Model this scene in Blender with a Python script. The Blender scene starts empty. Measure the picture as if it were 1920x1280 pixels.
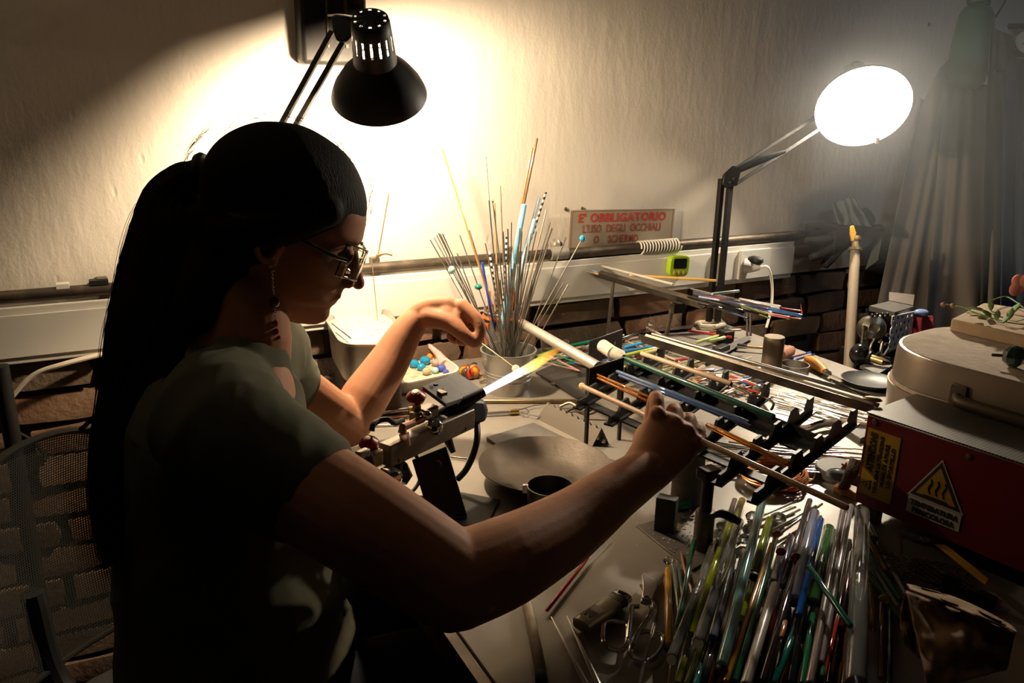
import bpy, bmesh, math, random
import numpy as np
from mathutils import Vector as V, Matrix, noise
random.seed(7)
R_ = random.Random(11)
scene = bpy.context.scene
COL = scene.collection
PI = math.pi

# ------------------------------------------------------------ camera
F_PX, PITCH, ROLL, CAM = 1500.0, math.radians(16.5), math.radians(1.0), V((0, 0, 1.3))
FW = V((0, math.cos(PITCH), -math.sin(PITCH)))
_r0, _u0 = V((1, 0, 0)), V((0, math.sin(PITCH), math.cos(PITCH)))
RT = _r0 * math.cos(ROLL) + _u0 * math.sin(ROLL)
UP = -_r0 * math.sin(ROLL) + _u0 * math.cos(ROLL)
cd = bpy.data.cameras.new('camera'); cam = bpy.data.objects.new('camera', cd); COL.objects.link(cam)
cd.sensor_width = 36; cd.lens = F_PX / 1920 * 36; cd.clip_start = .02; cd.clip_end = 30
m = Matrix((RT, UP, -FW)).transposed().to_4x4(); m.translation = CAM; cam.matrix_world = m
scene.camera = cam
# ------------------------------------------------------------ world, exposure
w = bpy.data.worlds.new('world'); scene.world = w; w.use_nodes = True
w.node_tree.nodes['Background'].inputs[0].default_value = (.75, .85, 1, 1)
w.node_tree.nodes['Background'].inputs[1].default_value = .004
vs = scene.view_settings
scene.display_settings.display_device = 'sRGB'
vs.view_transform = 'Standard'; vs.look = 'None'; vs.gamma = 1; vs.use_curve_mapping = False
vs.exposure = 0.0
cy = scene.cycles
cy.use_denoising = True; cy.max_bounces = 10; cy.transmission_bounces = 10; cy.transparent_max_bounces = 16
cy.caustics_reflective = False; cy.caustics_refractive = False; cy.sample_clamp_indirect = 8.0; cy.diffuse_bounces = 6
cy.use_light_tree = True
LAMP1_E, LAMP2_E = 1950.0, 1600.0          # emission of the two bulbs
def area(name, loc, tgt, size, energy, color):
    l = bpy.data.lights.new(name, 'AREA'); l.size = size; l.energy = energy; l.color = color
    o = bpy.data.objects.new(name, l); COL.objects.link(o); o.location = loc
    o.rotation_euler = (V(tgt) - V(loc)).to_track_quat('-Z', 'Y').to_euler(); return o
def spot(name, loc, tgt, energy, color, angle, radius):
    l = bpy.data.lights.new(name, 'SPOT'); l.energy = energy; l.color = color; l.spot_size = math.radians(angle); l.spot_blend = .8; l.shadow_soft_size = radius
    o = bpy.data.objects.new(name, l); COL.objects.link(o); o.location = loc; o.rotation_euler = (V(tgt) - V(loc)).to_track_quat('-Z', 'Y').to_euler(); return o
# added fill lights out of view, not fittings of the workshop
spot('corner_fill_spot', (1.72, .85, 2.3), (1.2, 2.1, 1.3), 9.0, (.62, .76, 1), 62, .15)  # added cool fill aimed at the hanging coats
spot('wall_fill_spot', (-1.1, .75, 2.4), (-.92, 1.32, 1.68), 8.0, (1, .76, .5), 72, .12)  # added warm fill for the upper-left wall
area('wall_fill_area', (-.85, 1.10, 2.5), (-.85, 1.5, 1.2), .4, 1.0, (1, .72, .45))  # added weak warm fill along the wall, no real ceiling fitting

# ------------------------------------------------------------ places
TZ = .75
def ray(x, y): return FW + RT * ((x - 960) / F_PX) - UP * ((y - 640) / F_PX)
def D(x, y, d): return CAM + ray(x, y) * d            # point at a depth
def T(x, y, z=0.0):                                    # point at height z above the bench top
    v = ray(x, y); return CAM + v * ((TZ + z - CAM.z) / v.z)
def dep(q): return (V(q) - CAM).dot(FW)
W0 = T(880, 668); TH = math.radians(28)
EU = V((math.cos(TH), math.sin(TH), 0)); EV = V((math.sin(TH), -math.cos(TH), 0)); EZ = V((0, 0, 1))
def WF(u, v, z): q = W0 + EU * u + EV * v; q.z = z; return q   # wall frame: along wall, out of wall, height
def W(x, y, off=0.0):                                  # point on the wall plane (off metres in front of it)
    v = ray(x, y); t = (W0 + EV * off - CAM).dot(EV) / v.dot(EV); return CAM + v * t
def uv(q): q = V(q); return (q - W0).dot(EU), (q - W0).dot(EV)
WR = Matrix((EU, -EV, EZ)).transposed()                # columns: along wall, into wall, up

# ------------------------------------------------------------ materials
MATS = {}
def mat(name, col, rough=.5, metal=0, trans=0, ior=1.45, coat=0, bump=None, var=None, emis=None, es=0, sss=0, spec=None, alpha=None):
    """bump=(scale,strength,dist[,stretch]) var=(scale,col2,lo,hi)"""
    if name in MATS: return MATS[name]
    m = bpy.data.materials.new(name); m.use_nodes = True; nt = m.node_tree; N = nt.nodes; L = nt.links
    b = N['Principled BSDF']; I = b.inputs
    I['Base Color'].default_value = (*col, 1); I['Roughness'].default_value = rough; I['Metallic'].default_value = metal
    I['Transmission Weight'].default_value = trans; I['IOR'].default_value = ior; I['Coat Weight'].default_value = coat
    if sss: I['Subsurface Weight'].default_value = sss; I['Subsurface Radius'].default_value = (1, .35, .2); I['Subsurface Scale'].default_value = .008
    if spec is not None: I['Specular IOR Level'].default_value = spec
    if alpha is not None: I['Alpha'].default_value = alpha
    if emis: I['Emission Color'].default_value = (*emis, 1); I['Emission Strength'].default_value = es
    tc = N.new('ShaderNodeTexCoord')
    def ns(scale, det=6, stretch=None, rg=.55):
        n = N.new('ShaderNodeTexNoise'); n.inputs['Scale'].default_value = scale; n.inputs['Detail'].default_value = det; n.inputs['Roughness'].default_value = rg
        mp = N.new('ShaderNodeMapping'); L.new(tc.outputs['Object'], mp.inputs[0])
        if stretch: mp.inputs['Scale'].default_value = stretch
        L.new(mp.outputs[0], n.inputs['Vector']); return n
    if var:
        n = ns(var[0], stretch=var[4] if len(var) > 4 else None); r = N.new('ShaderNodeValToRGB')
        r.color_ramp.elements[0].position = var[2]; r.color_ramp.elements[1].position = var[3]
        r.color_ramp.elements[0].color = (*col, 1); r.color_ramp.elements[1].color = (*var[1], 1)
        L.new(n.outputs[0], r.inputs[0]); L.new(r.outputs[0], I['Base Color'])
    if bump:
        n = ns(bump[0], stretch=bump[3] if len(bump) > 3 else None); bp = N.new('ShaderNodeBump')
        bp.inputs['Strength'].default_value = bump[1]; bp.inputs['Distance'].default_value = bump[2]
        L.new(n.outputs[0], bp.inputs['Height']); L.new(bp.outputs[0], I['Normal'])
    MATS[name] = m; return m
def glass(name, col, t=.85, rough=.06):
    t = .84 * t; return mat('glass_' + name, col, rough * .6, trans=t, ior=1.45, coat=.3)
def cane(name, col, rough=.18): return mat('cane_' + name, col, rough, coat=.6)
black = mat('black_paint', (.012, .011, .010), .5, spec=.3, bump=(300, .05, .001))
blacksteel = mat('black_steel', (.016, .015, .014), .5, metal=.3, var=(60, (.05, .04, .033), .5, .75), bump=(150, .2, .001))
rubber = mat('black_rubber', (.01, .01, .01), .55)
steel = mat('brushed_steel', (.55, .52, .48), .3, metal=1, bump=(200, .08, .001))
chrome = mat('chrome', (.75, .74, .72), .12, metal=1)
wire = mat('mandrel_steel', (.27, .25, .22), .38, metal=1)
tin = mat('tin', (.55, .54, .5), .35, metal=.9, var=(18, (.42, .41, .39), .4, .7))
brass = mat('brass', (.62, .45, .2), .3, metal=1)
darkbrass = mat('aged_brass', (.35, .26, .13), .4, metal=.9, var=(40, (.2, .15, .09), .4, .7))
copper = mat('copper_wire', (.85, .38, .17), .36, metal=.7)
rusty = mat('tarnished_steel', (.2, .165, .125), .45, metal=.75, var=(25, (.10, .08, .06), .35, .7), bump=(120, .2, .001))
graphite = mat('graphite', (.085, .08, .075), .55, var=(30, (.13, .12, .11), .4, .7), bump=(90, .2, .001))
wood = mat('wood', (.45, .29, .15), .6, var=(14, (.33, .2, .1), .3, .7, (1, 8, 8)))
whitepl = mat('white_plastic', (.72, .69, .62), .4)
beigepl = mat('beige_plastic', (.55, .48, .37), .45)
skin = mat('skin', (.43, .20, .108), .6, sss=.10, var=(9, (.38, .165, .09), .35, .7), bump=(260, .12, .0015), spec=.22)
hairm = mat('dark_brown_hair', (.010, .007, .005), .75, bump=(60, .5, .004, (8, 8, .6)), spec=.12)
shirtm = mat('olive_cloth', (.115, .11, .068), .95, bump=(700, .15, .001), var=(3, (.095, .09, .055), .4, .6))
denim = mat('dark_denim', (.012, .016, .028), .9, bump=(500, .3, .001))

# ------------------------------------------------------------ mesh building
def axes(a, up=None):
    a = V(a).normalized(); up = V(up) if up is not None else (V((0, 0, 1)) if abs(a.z) < .95 else V((1, 0, 0)))
    x = up.cross(a).normalized(); y = a.cross(x); return x, y, a
class MB:
    def __init__(s): s.v = []; s.f = []; s.mi = []; s.cur = 0
    def add(s, vs, fs):
        k = len(s.v); s.v += [tuple(q) for q in vs]; s.f += [tuple(i + k for i in f) for f in fs]; s.mi += [s.cur] * len(fs); return s
    def box(s, c, size, Rm=None):
        c = V(c); out = []
        for sx in (-.5, .5):
            for sy in (-.5, .5):
                for sz in (-.5, .5):
                    q = V((sx * size[0], sy * size[1], sz * size[2])); out.append(c + (Rm @ q if Rm is not None else q))
        return s.add(out, [(0, 1, 3, 2), (4, 6, 7, 5), (0, 4, 5, 1), (2, 3, 7, 6), (0, 2, 6, 4), (1, 5, 7, 3)])
    def hexa(s, b, t):                      # 4 bottom + 4 top points
        return s.add(list(b) + list(t), [(3, 2, 1, 0), (4, 5, 6, 7), (0, 1, 5, 4), (1, 2, 6, 5), (2, 3, 7, 6), (3, 0, 4, 7)])
    def tube(s, pts, rad, n=12, caps=True, up=None, flat=None, closed=False):
        pts = [V(q) for q in pts]; m = len(pts); rad = list(rad) if hasattr(rad, '__len__') else [rad] * m
        vs = []; x = None
        for i, q in enumerate(pts):
            if closed: t = pts[(i + 1) % m] - pts[i - 1]
            else: t = (pts[min(i + 1, m - 1)] - pts[max(i - 1, 0)])
            if t.length < 1e-9: t = V((0, 0, 1))
            t.normalize()
            if x is None or up is not None: x = axes(t, up)[0]
            else:
                x = x - t * x.dot(t)
                x = x.normalized() if x.length > 1e-6 else axes(t)[0]
            y = t.cross(x)
            r = rad[i]; rx, ry = (r if hasattr(r, '__len__') else (r, r * (flat or 1)))
            for k in range(n):
                a = 2 * PI * k / n; vs.append(q + x * (rx * math.cos(a)) + y * (ry * math.sin(a)))
        fs = []
        for i in range(m if closed else m - 1):
            j = (i + 1) % m
            for k in range(n): fs.append((i * n + k, i * n + (k + 1) % n, j * n + (k + 1) % n, j * n + k))
        if caps and not closed: fs += [tuple(reversed(range(n))), tuple(range((m - 1) * n, m * n))]
        return s.add(vs, fs)
    def rod(s, a, b, r, n=10, r2=None):     # rod with softened ends
        a, b = V(a), V(b); r2 = r2 or r; t = (b - a).normalized()
        return s.tube([a, a + t * r * .15, a + t * r * .5, b - t * r2 * .5, b - t * r2 * .15, b], [r * .55, r * .85, r, r2, r2 * .85, r2 * .55], n)
    def lathe(s, o, a, prof, n=32, caps=True, up=None):
        x, y, a = axes(a, up); o = V(o); vs = []
        for r, h in prof:
            for k in range(n):
                t = 2 * PI * k / n; vs.append(o + a * h + x * (r * math.cos(t)) + y * (r * math.sin(t)))
        m = len(prof); fs = []
        for i in range(m - 1):
            for k in range(n): fs.append((i * n + k, i * n + (k + 1) % n, (i + 1) * n + (k + 1) % n, (i + 1) * n + k))
        if caps: fs += [tuple(reversed(range(n))), tuple(range((m - 1) * n, m * n))]
        return s.add(vs, fs)
    def ball(s, c, r, n=12, m=8, Rm=None):
        c = V(c); r = r if hasattr(r, '__len__') else (r, r, r); vs = []
        for i in range(1, m):
            p = PI * i / m
            for k in range(n):
                t = 2 * PI * k / n; q = V((r[0] * math.sin(p) * math.cos(t), r[1] * math.sin(p) * math.sin(t), r[2] * math.cos(p)))
                vs.append(c + (Rm @ q if Rm is not None else q))
        for sg in (1, -1):
            q = V((0, 0, sg * r[2])); vs.append(c + (Rm @ q if Rm is not None else q))
        a, b = (m - 1) * n, (m - 1) * n + 1; fs = []
        for i in range(m - 2):
            for k in range(n): fs.append((i * n + k, (i + 1) * n + k, (i + 1) * n + (k + 1) % n, i * n + (k + 1) % n))
        for k in range(n):
            fs.append((a, k, (k + 1) % n)); fs.append((b, (m - 2) * n + (k + 1) % n, (m - 2) * n + k))
        return s.add(vs, fs)
    def prism(s, poly, up):                 # polygon extruded by vector up
        up = V(up); n = len(poly); vs = [V(q) for q in poly] + [V(q) + up for q in poly]
        return s.add(vs, [tuple(reversed(range(n))), tuple(range(n, 2 * n))] + [(i, (i + 1) % n, (i + 1) % n + n, i + n) for i in range(n)])
    def grid(s, fn, nu, nv, keep=None):
        vs = [fn(i / nu, j / nv) for j in range(nv + 1) for i in range(nu + 1)]; fs = []
        for j in range(nv):
            for i in range(nu):
                if keep is None or keep(i, j): fs.append((j * (nu + 1) + i, j * (nu + 1) + i + 1, (j + 1) * (nu + 1) + i + 1, (j + 1) * (nu + 1) + i))
        return s.add(vs, fs)
    def build(s, name, mats, parent=None, base=None, sharp=35, bevel=0, solid=0):
        mats = mats if isinstance(mats, (list, tuple)) else [mats]
        P = np.array(s.v)
        if base is None:
            if parent is not None: base = (0, 0, 0)
            else: base = ((P[:, 0].min() + P[:, 0].max()) / 2, (P[:, 1].min() + P[:, 1].max()) / 2, P[:, 2].min())
        off = V(base)
        world = V((0, 0, 0)); p = parent
        while p is not None: world = world + p.location; p = p.parent
        if parent is None: vs = [V(q) - off for q in s.v]; loc = off
        else: vs = [V(q) - world for q in s.v]; loc = V((0, 0, 0))
        me = bpy.data.meshes.new(name); me.from_pydata([tuple(q) for q in vs], [], s.f)
        for mm in mats: me.materials.append(mm)
        if len(mats) > 1: me.polygons.foreach_set('material_index', s.mi)
        bm = bmesh.new(); bm.from_mesh(me); bmesh.ops.recalc_face_normals(bm, faces=bm.faces); bm.to_mesh(me); bm.free()
        me.polygons.foreach_set('use_smooth', [True] * len(me.polygons)); me.set_sharp_from_angle(angle=math.radians(sharp))
        o = bpy.data.objects.new(name, me); COL.objects.link(o); o.location = loc; o.parent = parent
        if solid:
            md = o.modifiers.new('thickness', 'SOLIDIFY'); md.thickness = solid; md.offset = 0
        if bevel:
            md = o.modifiers.new('edge', 'BEVEL'); md.width = bevel; md.segments = 2; md.limit_method = 'ANGLE'
        return o
def tag(o, label, cat, group=None, kind=None):
    if label: o['label'] = label
    if cat: o['category'] = cat
    if group: o['group'] = group
    if kind: o['kind'] = kind
    return o
def thing(name, label, cat, loc, group=None):
    o = bpy.data.objects.new(name, None); COL.objects.link(o); o.location = V(loc); o.empty_display_size = .02
    return tag(o, label, cat, group)
def text_mesh(body, size, bold=0, depth=.0004, spacing=1.0):
    cu = bpy.data.curves.new('t', 'FONT'); cu.body = body; cu.size = size; cu.align_x = 'CENTER'; cu.align_y = 'CENTER'
    cu.offset = bold; cu.extrude = depth; cu.space_character = spacing; cu.resolution_u = 3
    o = bpy.data.objects.new('t', cu); COL.objects.link(o); bpy.context.view_layer.update()
    me = bpy.data.meshes.new_from_object(o.evaluated_get(bpy.context.evaluated_depsgraph_get()))
    bpy.data.objects.remove(o); bpy.data.curves.remove(cu); return me
def lettering(body, size, c, ax, ay, m, parent, bold=0, spacing=1.0, wfac=1.0, name='lettering'):
    """flat text at c; ax reading direction, ay up direction of the letters"""
    me = text_mesh(body, size, bold, spacing=spacing); ax = V(ax).normalized(); ay = V(ay).normalized(); n = ax.cross(ay)
    world = V((0, 0, 0)); p = parent
    while p is not None: world = world + p.location; p = p.parent
    for v in me.vertices: v.co = V(c) - world + ax * v.co.x * wfac + ay * v.co.y + n * v.co.z
    me.materials.clear(); me.materials.append(m); o = bpy.data.objects.new(name, me); COL.objects.link(o); o.parent = parent; return o
def spline(pts, n=8):
    pts = [V(p) for p in pts]; out = []
    for i in range(len(pts) - 1):
        p0, p1, p2, p3 = pts[max(i - 1, 0)], pts[i], pts[i + 1], pts[min(i + 2, len(pts) - 1)]
        for k in range(n):
            t = k / n; out.append(.5 * ((2 * p1) + (p2 - p0) * t + (2 * p0 - 5 * p1 + 4 * p2 - p3) * t * t + (3 * p1 - p0 - 3 * p2 + p3) * t ** 3))
    out.append(pts[-1]); return out
def single(name, label, cat, mb, m, group=None, kind=None, **k):
    return tag(mb.build(name, m, **k), label, cat, group, kind)
def rodpx(name, label, p1, p2, wpx, m, z1=.006, z2=None, group=None, cat='glass rod', n=12, band=None):
    """a rod between two places given on the bench at heights z1 and z2; wpx its thickness as seen"""
    z2 = z1 if z2 is None else z2
    a, b = T(*p1, z1), T(*p2, z2); r = wpx * .5 * (dep(a) + dep(b)) / 2 / F_PX
    return single(name, label, cat, MB().rod(a, b, r, n), m, group)

# ============================================================ SETTING
plaster = mat('plaster', (.60, .545, .47), .92, var=(1.6, (.66, .60, .52), .35, .65))
def plaster_nodes(m):
    nt = m.node_tree; N = nt.nodes; L = nt.links; tc = N['Texture Coordinate']; b = N['Principled BSDF']
    hs = []
    for sc, st, d in ((7, (1, 1, .35), .0035), (30, (1, 1, .30), .0022), (75, (1, 1, .5), .0013), (190, (1, 1, 1), .0005)):
        mp = N.new('ShaderNodeMapping'); mp.inputs['Scale'].default_value = st; L.new(tc.outputs['Object'], mp.inputs[0])
        n = N.new('ShaderNodeTexNoise'); n.inputs['Scale'].default_value = sc; n.inputs['Detail'].default_value = 7; L.new(mp.outputs[0], n.inputs[0])
        mu = N.new('ShaderNodeMath'); mu.operation = 'MULTIPLY'; mu.inputs[1].default_value = d / .004; L.new(n.outputs[0], mu.inputs[0]); hs.append(mu)
    mp = N.new('ShaderNodeMapping'); mp.inputs['Scale'].default_value = (1, 1, .45); L.new(tc.outputs['Object'], mp.inputs[0])
    v = N.new('ShaderNodeTexVoronoi'); v.inputs['Scale'].default_value = 13; L.new(mp.outputs[0], v.inputs['Vector'])
    r = N.new('ShaderNodeMapRange'); r.inputs[1].default_value = .0; r.inputs[2].default_value = .07; r.inputs[3].default_value = -.55; r.inputs[4].default_value = 0
    L.new(v.outputs['Distance'], r.inputs[0]); hs.append(r)
    cur = hs[0]
    for h in hs[1:]:
        a = N.new('ShaderNodeMath'); a.operation = 'ADD'; L.new(cur.outputs[0], a.inputs[0]); L.new(h.outputs[0], a.inputs[1]); cur = a
    bp = N.new('ShaderNodeBump'); bp.inputs['Strength'].default_value = .75; bp.inputs['Distance'].default_value = .004
    L.new(cur.outputs[0], bp.inputs['Height']); L.new(bp.outputs[0], b.inputs['Normal'])
plaster_nodes(plaster)
BR = .862                                        # top of the bare brickwork
U0, U1 = -2.6, 3.0
mb = MB().box(WF((U0 + U1) / 2, -.06, (BR + 2.8) / 2), (U1 - U0, .12, 2.8 - BR), WR)
tag(mb.build('wall_back', plaster), 'cream rough plaster wall behind the bench', None, kind='structure')
mortar = mat('mortar', (.10, .08, .06), .95, bump=(60, .8, .004), var=(12, (.16, .13, .095), .4, .65))
mb = MB().box(WF((U0 + U1) / 2, -.075, BR / 2), (U1 - U0, .11, BR), WR)
lower = tag(mb.build('wall_lower', mortar), 'bare brickwork below the trunking', None, kind='structure')
bm_ = [mat('brick_%d' % i, c, .9, bump=(70, .9, .003), var=(16, c2, .4, .7)) for i, (c, c2) in enumerate([
    ((.19, .095, .05), (.24, .155, .09)), ((.17, .105, .065), (.11, .07, .045)), ((.25, .15, .08), (.17, .10, .06)), ((.14, .095, .065), (.20, .14, .09))])]
variants = []
for k in range(8):
    bmm = bmesh.new(); bmesh.ops.create_cube(bmm, size=1)
    bmesh.ops.subdivide_edges(bmm, edges=bmm.edges[:], cuts=1, use_grid_fill=True)
    for v in bmm.verts:
        v.co = V((v.co.x * .205 + R_.uniform(-.006, .006), v.co.y * .05 + R_.uniform(-.004, .004), v.co.z * .052 + R_.uniform(-.0035, .0035)))
        if abs(v.co.x) > .09 and abs(v.co.z) > .02: v.co.x *= .965
    me = bpy.data.meshes.new('brick'); bmm.to_mesh(me); bmm.free(); me.materials.append(bm_[k % 4])
    me.polygons.foreach_set('use_smooth', [True] * len(me.polygons)); me.set_sharp_from_angle(angle=.9); variants.append(me)
ob = lower.location
for row in range(14):
    z = BR - .034 - row * .0615
    u = -1.75 + (row % 2) * .11
    while u < 1.6:
        if not (z < .70 and u > -.55 and u < 1.0):
            sx = R_.uniform(.72, 1.12); br = bpy.data.objects.new('brick', R_.choice(variants)); COL.objects.link(br); br.parent = lower
            br.location = WF(u + .1 * sx, -.012 + R_.uniform(-.006, .005), z) - ob
            br.rotation_euler = (R_.uniform(-.03, .03), R_.uniform(-.02, .02), TH + R_.uniform(-.03, .03)); br.scale = (sx, 1, R_.uniform(.9, 1.04))
            u += .205 * sx + .018
        else: u += .22
floorm = mat('floor_stone', (.10, .085, .07), .8, bump=(20, .4, .004), var=(5, (.06, .05, .045), .4, .6))
tag(MB().box((0, .6, -.05), (7, 7, .1)).build('floor', floorm), 'dark workshop floor', None, kind='structure')
sidew = mat('side_wall', (.16, .14, .12), .9)
qr = WF(2.2, 0, 0)
mb = MB().box(WF(2.26, .9, 1.4), (.12, 2.0, 2.8), WR)
tag(mb.build('wall_right', sidew), 'dark wall at the end of the bench', None, kind='structure')

cem = mat('ceiling_paint', (.35, .32, .28), .95)
tag(MB().box((0, .6, 2.86), (7, 7, .1)).build('ceiling', cem), 'workshop ceiling', None, kind='structure')

# ------------------------------------------------------------ bench
def steel_top():
    m = mat('bench_sheet', (.31, .275, .235), .36, metal=.35, bump=(220, .12, .001), var=(4.5, (.23, .205, .175), .35, .68))
    nt = m.node_tree; N = nt.nodes; L = nt.links; n = N.new('ShaderNodeTexNoise'); n.inputs['Scale'].default_value = 9; n.inputs['Detail'].default_value = 8
    L.new(N['Texture Coordinate'].outputs['Object'], n.inputs[0]); r = N.new('ShaderNodeMapRange'); r.inputs[3].default_value = .28; r.inputs[4].default_value = .62
    L.new(n.outputs[0], r.inputs[0]); L.new(r.outputs[0], N['Principled BSDF'].inputs['Roughness']); return m
benchm = steel_top()
uL = uv(T(862, 1190))[0]; uR = uv(T(1600, 690))[0]
ben = thing('workbench', 'metal-topped workbench against the wall with a dark front edge', 'table', WF((uL + uR) / 2, .7, 0))
ben_mb = MB().box(WF((uL + uR) / 2, .735, TZ - .012), (uR - uL, 1.45, .024), WR); ben_mb.build('tabletop', benchm, ben, bevel=.002)
MB().box(WF(uL - .007, .735, TZ - .021), (.012, 1.45, .038), WR).build('edge_strip', rusty, ben)
for a in (uL + .05, uR - .06):
    for b in (.08, 1.40): MB().box(WF(a, b, (TZ - .024) / 2), (.05, .05, TZ - .024), WR).build('leg', blacksteel, ben)

# ------------------------------------------------------------ trunking, conduit, sign
tr = thing('cable_trunking', 'long white plastic cable trunking with a lid along the wall above the bricks', 'trunking', WF(0, 0, .86))
ue = uv(W(1486, 485, .03))[0]
MB().box(WF((U0 + ue) / 2, .0165, .909), (ue - U0, .029, .100), WR).build('body', whitepl, tr, bevel=.002)
MB().box(WF((U0 + ue) / 2, .033, .9085), (ue - U0, .003, .074), WR).build('lid', whitepl, tr, bevel=.001)
pp = thing('conduit_pipe', 'dark steel conduit pipe running along the wall on top of the trunking', 'pipe', WF(0, .02, .975))
um = uv(W(1040, 475, .02))[0]
pipem = mat('old_pipe', (.075, .06, .045), .5, metal=.6, bump=(50, .3, .002), var=(30, (.16, .12, .08), .45, .7))
MB().tube([WF(U0, .022, .976), WF(um, .022, .976)], .0105, 14).build('pipe', pipem, pp)
MB().tube([WF(um + .01, .022, .973), WF(1.3, .022, .973)], .0125, 14).build('pipe', pipem, pp)
MB().tube([WF(um - .014, .022, .976), WF(um + .03, .022, .976)], .0155, 12).build('coupling', mat('clamp', (.35, .32, .28), .5, metal=.4), pp)
for u in (-.72, -.22, .1): MB().box(WF(u, .012, .978), (.016, .022, .034), WR).build('clamp', rusty, pp)
us, ut = uv(W(1200, 462, .03))[0], uv(W(1275, 458, .03))[0]
cp = []
for i in range(16 * 14 + 1):
    a = 2 * PI * i / 16; t = i / (16 * 14); q = WF(us + (ut - us) * t, .022 + .0155 * math.cos(a), .973 + .0155 * math.sin(a)); cp.append(q)
single('cable_wrap', 'white spiral cable wrap coiled around the pipe under the sign', 'cable wrap', MB().tube(cp, .0022, 6), whitepl)
# sign, leaning on the wall on top of the pipe
def q3(x, y, off): return W(x, y, off)
sl, sr = q3(1068, 425, .012), q3(1264, 420, .012)
u1, u2 = uv(sl)[0], uv(sr)[0]
zt = W(1168, 392, .01).z; zb = .975
sg = thing('warning_sign', 'worn metal sign with red Italian letters standing on the pipe', 'sign', WF((u1 + u2) / 2, .012, zb))
signm = mat('sign_plate', (.31, .25, .18), .5, metal=.1, var=(10, (.24, .19, .14), .35, .7), bump=(90, .1, .001))
SR = Matrix.Rotation(math.radians(-1.6), 3, EV) @ WR
sc_ = WF((u1 + u2) / 2, .010, (zt + zb) / 2); sh = zt - zb; sw = u2 - u1
MB().box(sc_, (sw, .0025, sh), SR).build('plate', signm, sg, bevel=.0008)
redm = mat('red_letters', (.38, .03, .015), .6); redm2 = mat('faded_red_letters', (.24, .05, .03), .7)
ax, ay = SR @ V((1, 0, 0)), SR @ V((0, 0, 1)); fo = sc_ + EV * .0016
for t, dy, s, mm_, b_, w_, f_ in (('E\' OBBLIGATORIO', .285, .30 * sh, redm, .0007, 1.1, 1.0), ('L\'USO  DEGLI  OCCHIALI', .01, .29 * sh, redm2, .0002, 1.1, .80), ('O    SCHERMO', -.27, .27 * sh, redm2, .0002, 1.1, .80)):
    o = lettering(t, s, fo + ay * (dy * sh) - ax * (.002 + (.016 if dy < -.2 else 0)), ax, ay, mm_, sg, b_, w_)
    xs = [v.co.dot(ax) for v in o.data.vertices]; wid = max(xs) - min(xs); tgt = sw * {.285: .83, .01: .74, -.27: .42}[dy]; c0 = (max(xs) + min(xs)) / 2
    for v in o.data.vertices: k = v.co.dot(ax); v.co += ax * ((k - c0) * (tgt / wid - 1))
bord = MB()
for e, (dx, dz, wx, wz) in enumerate(((0, .47, .96, .008), (0, -.47, .96, .008), (-.48, 0, .004, .94), (.48, 0, .004, .94))):
    bord.box(fo + ax * dx * sw + ay * dz * sh, (wx * sw, .0004, wz * sh), SR)
bord.build('border', mat('sign_border', (.25, .12, .08), .6), sg)
for i, (x, y) in enumerate(((1061, 392), (1092, 391))):
    single('wall_screw', ['rusty wall screw above the upper end of the sign, the outer one', 'rusty wall screw above the sign, the inner one'][i], 'screw', MB().lathe(W(x, y, 0), EV, [(.0045, 0), (.0045, .003), (.002, .0045)], 10), rusty)
single('bent_hook', 'bent gold-coloured metal hook on the conduit beside the woman\'s glasses', 'hook', MB().tube(spline([W(706, 492, .02), W(708, 480, .02), W(722, 474, .025), W(736, 477, .03)], 5), .0035, 8), darkbrass)
# wire scrap and bracket at the wall by the jar
single('pipe_bracket', 'small round metal bracket on the wall beside the coupling', 'bracket', MB().lathe(W(1040, 458, 0), EV, [(.013, 0), (.013, .006), (.009, .008), (.006, .012)], 14), mat('clamp', (.3, .3, .3)))
# timer
tm = thing('kitchen_timer', 'lime green digital kitchen timer stuck on the trunking', 'timer', W(1269, 517, .036))
lime = mat('lime_plastic', (.42, .62, .02), .35); c = W(1270, 498, .042); ur, _ = uv(c)
def rrect(c, ax, ay, w, h, r, n=5):
    out = []
    for cx, cy_, a0 in ((1, 1, 0), (-1, 1, 90), (-1, -1, 180), (1, -1, 270)):
        for k in range(n + 1):
            a = math.radians(a0 + 90 * k / n); out.append(V(c) + ax * (cx * (w / 2 - r) + r * math.cos(a)) + ay * (cy_ * (h / 2 - r) + r * math.sin(a)))
    return out
TR_ = Matrix.Rotation(math.radians(-3), 3, EV); tx, ty = TR_ @ EU, TR_ @ EZ
MB().prism(rrect(c - EV * .006, tx, ty, .060, .052, .014), EV * .016).build('case', lime, tm, bevel=.002)
MB().prism(rrect(c + EV * .010 + ty * .007, tx, ty, .040, .025, .004), EV * .0008).build('screen', mat('dark_screen', (.012, .014, .014), .15), tm)
for k in (-1, 0, 1): MB().lathe(c + EV * .010 + tx * .014 * k - ty * .016, EV, [(.005, 0), (.005, .002), (.003, .003)], 12).build('button', mat('button', (.55, .33, .12), .5), tm)
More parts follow.
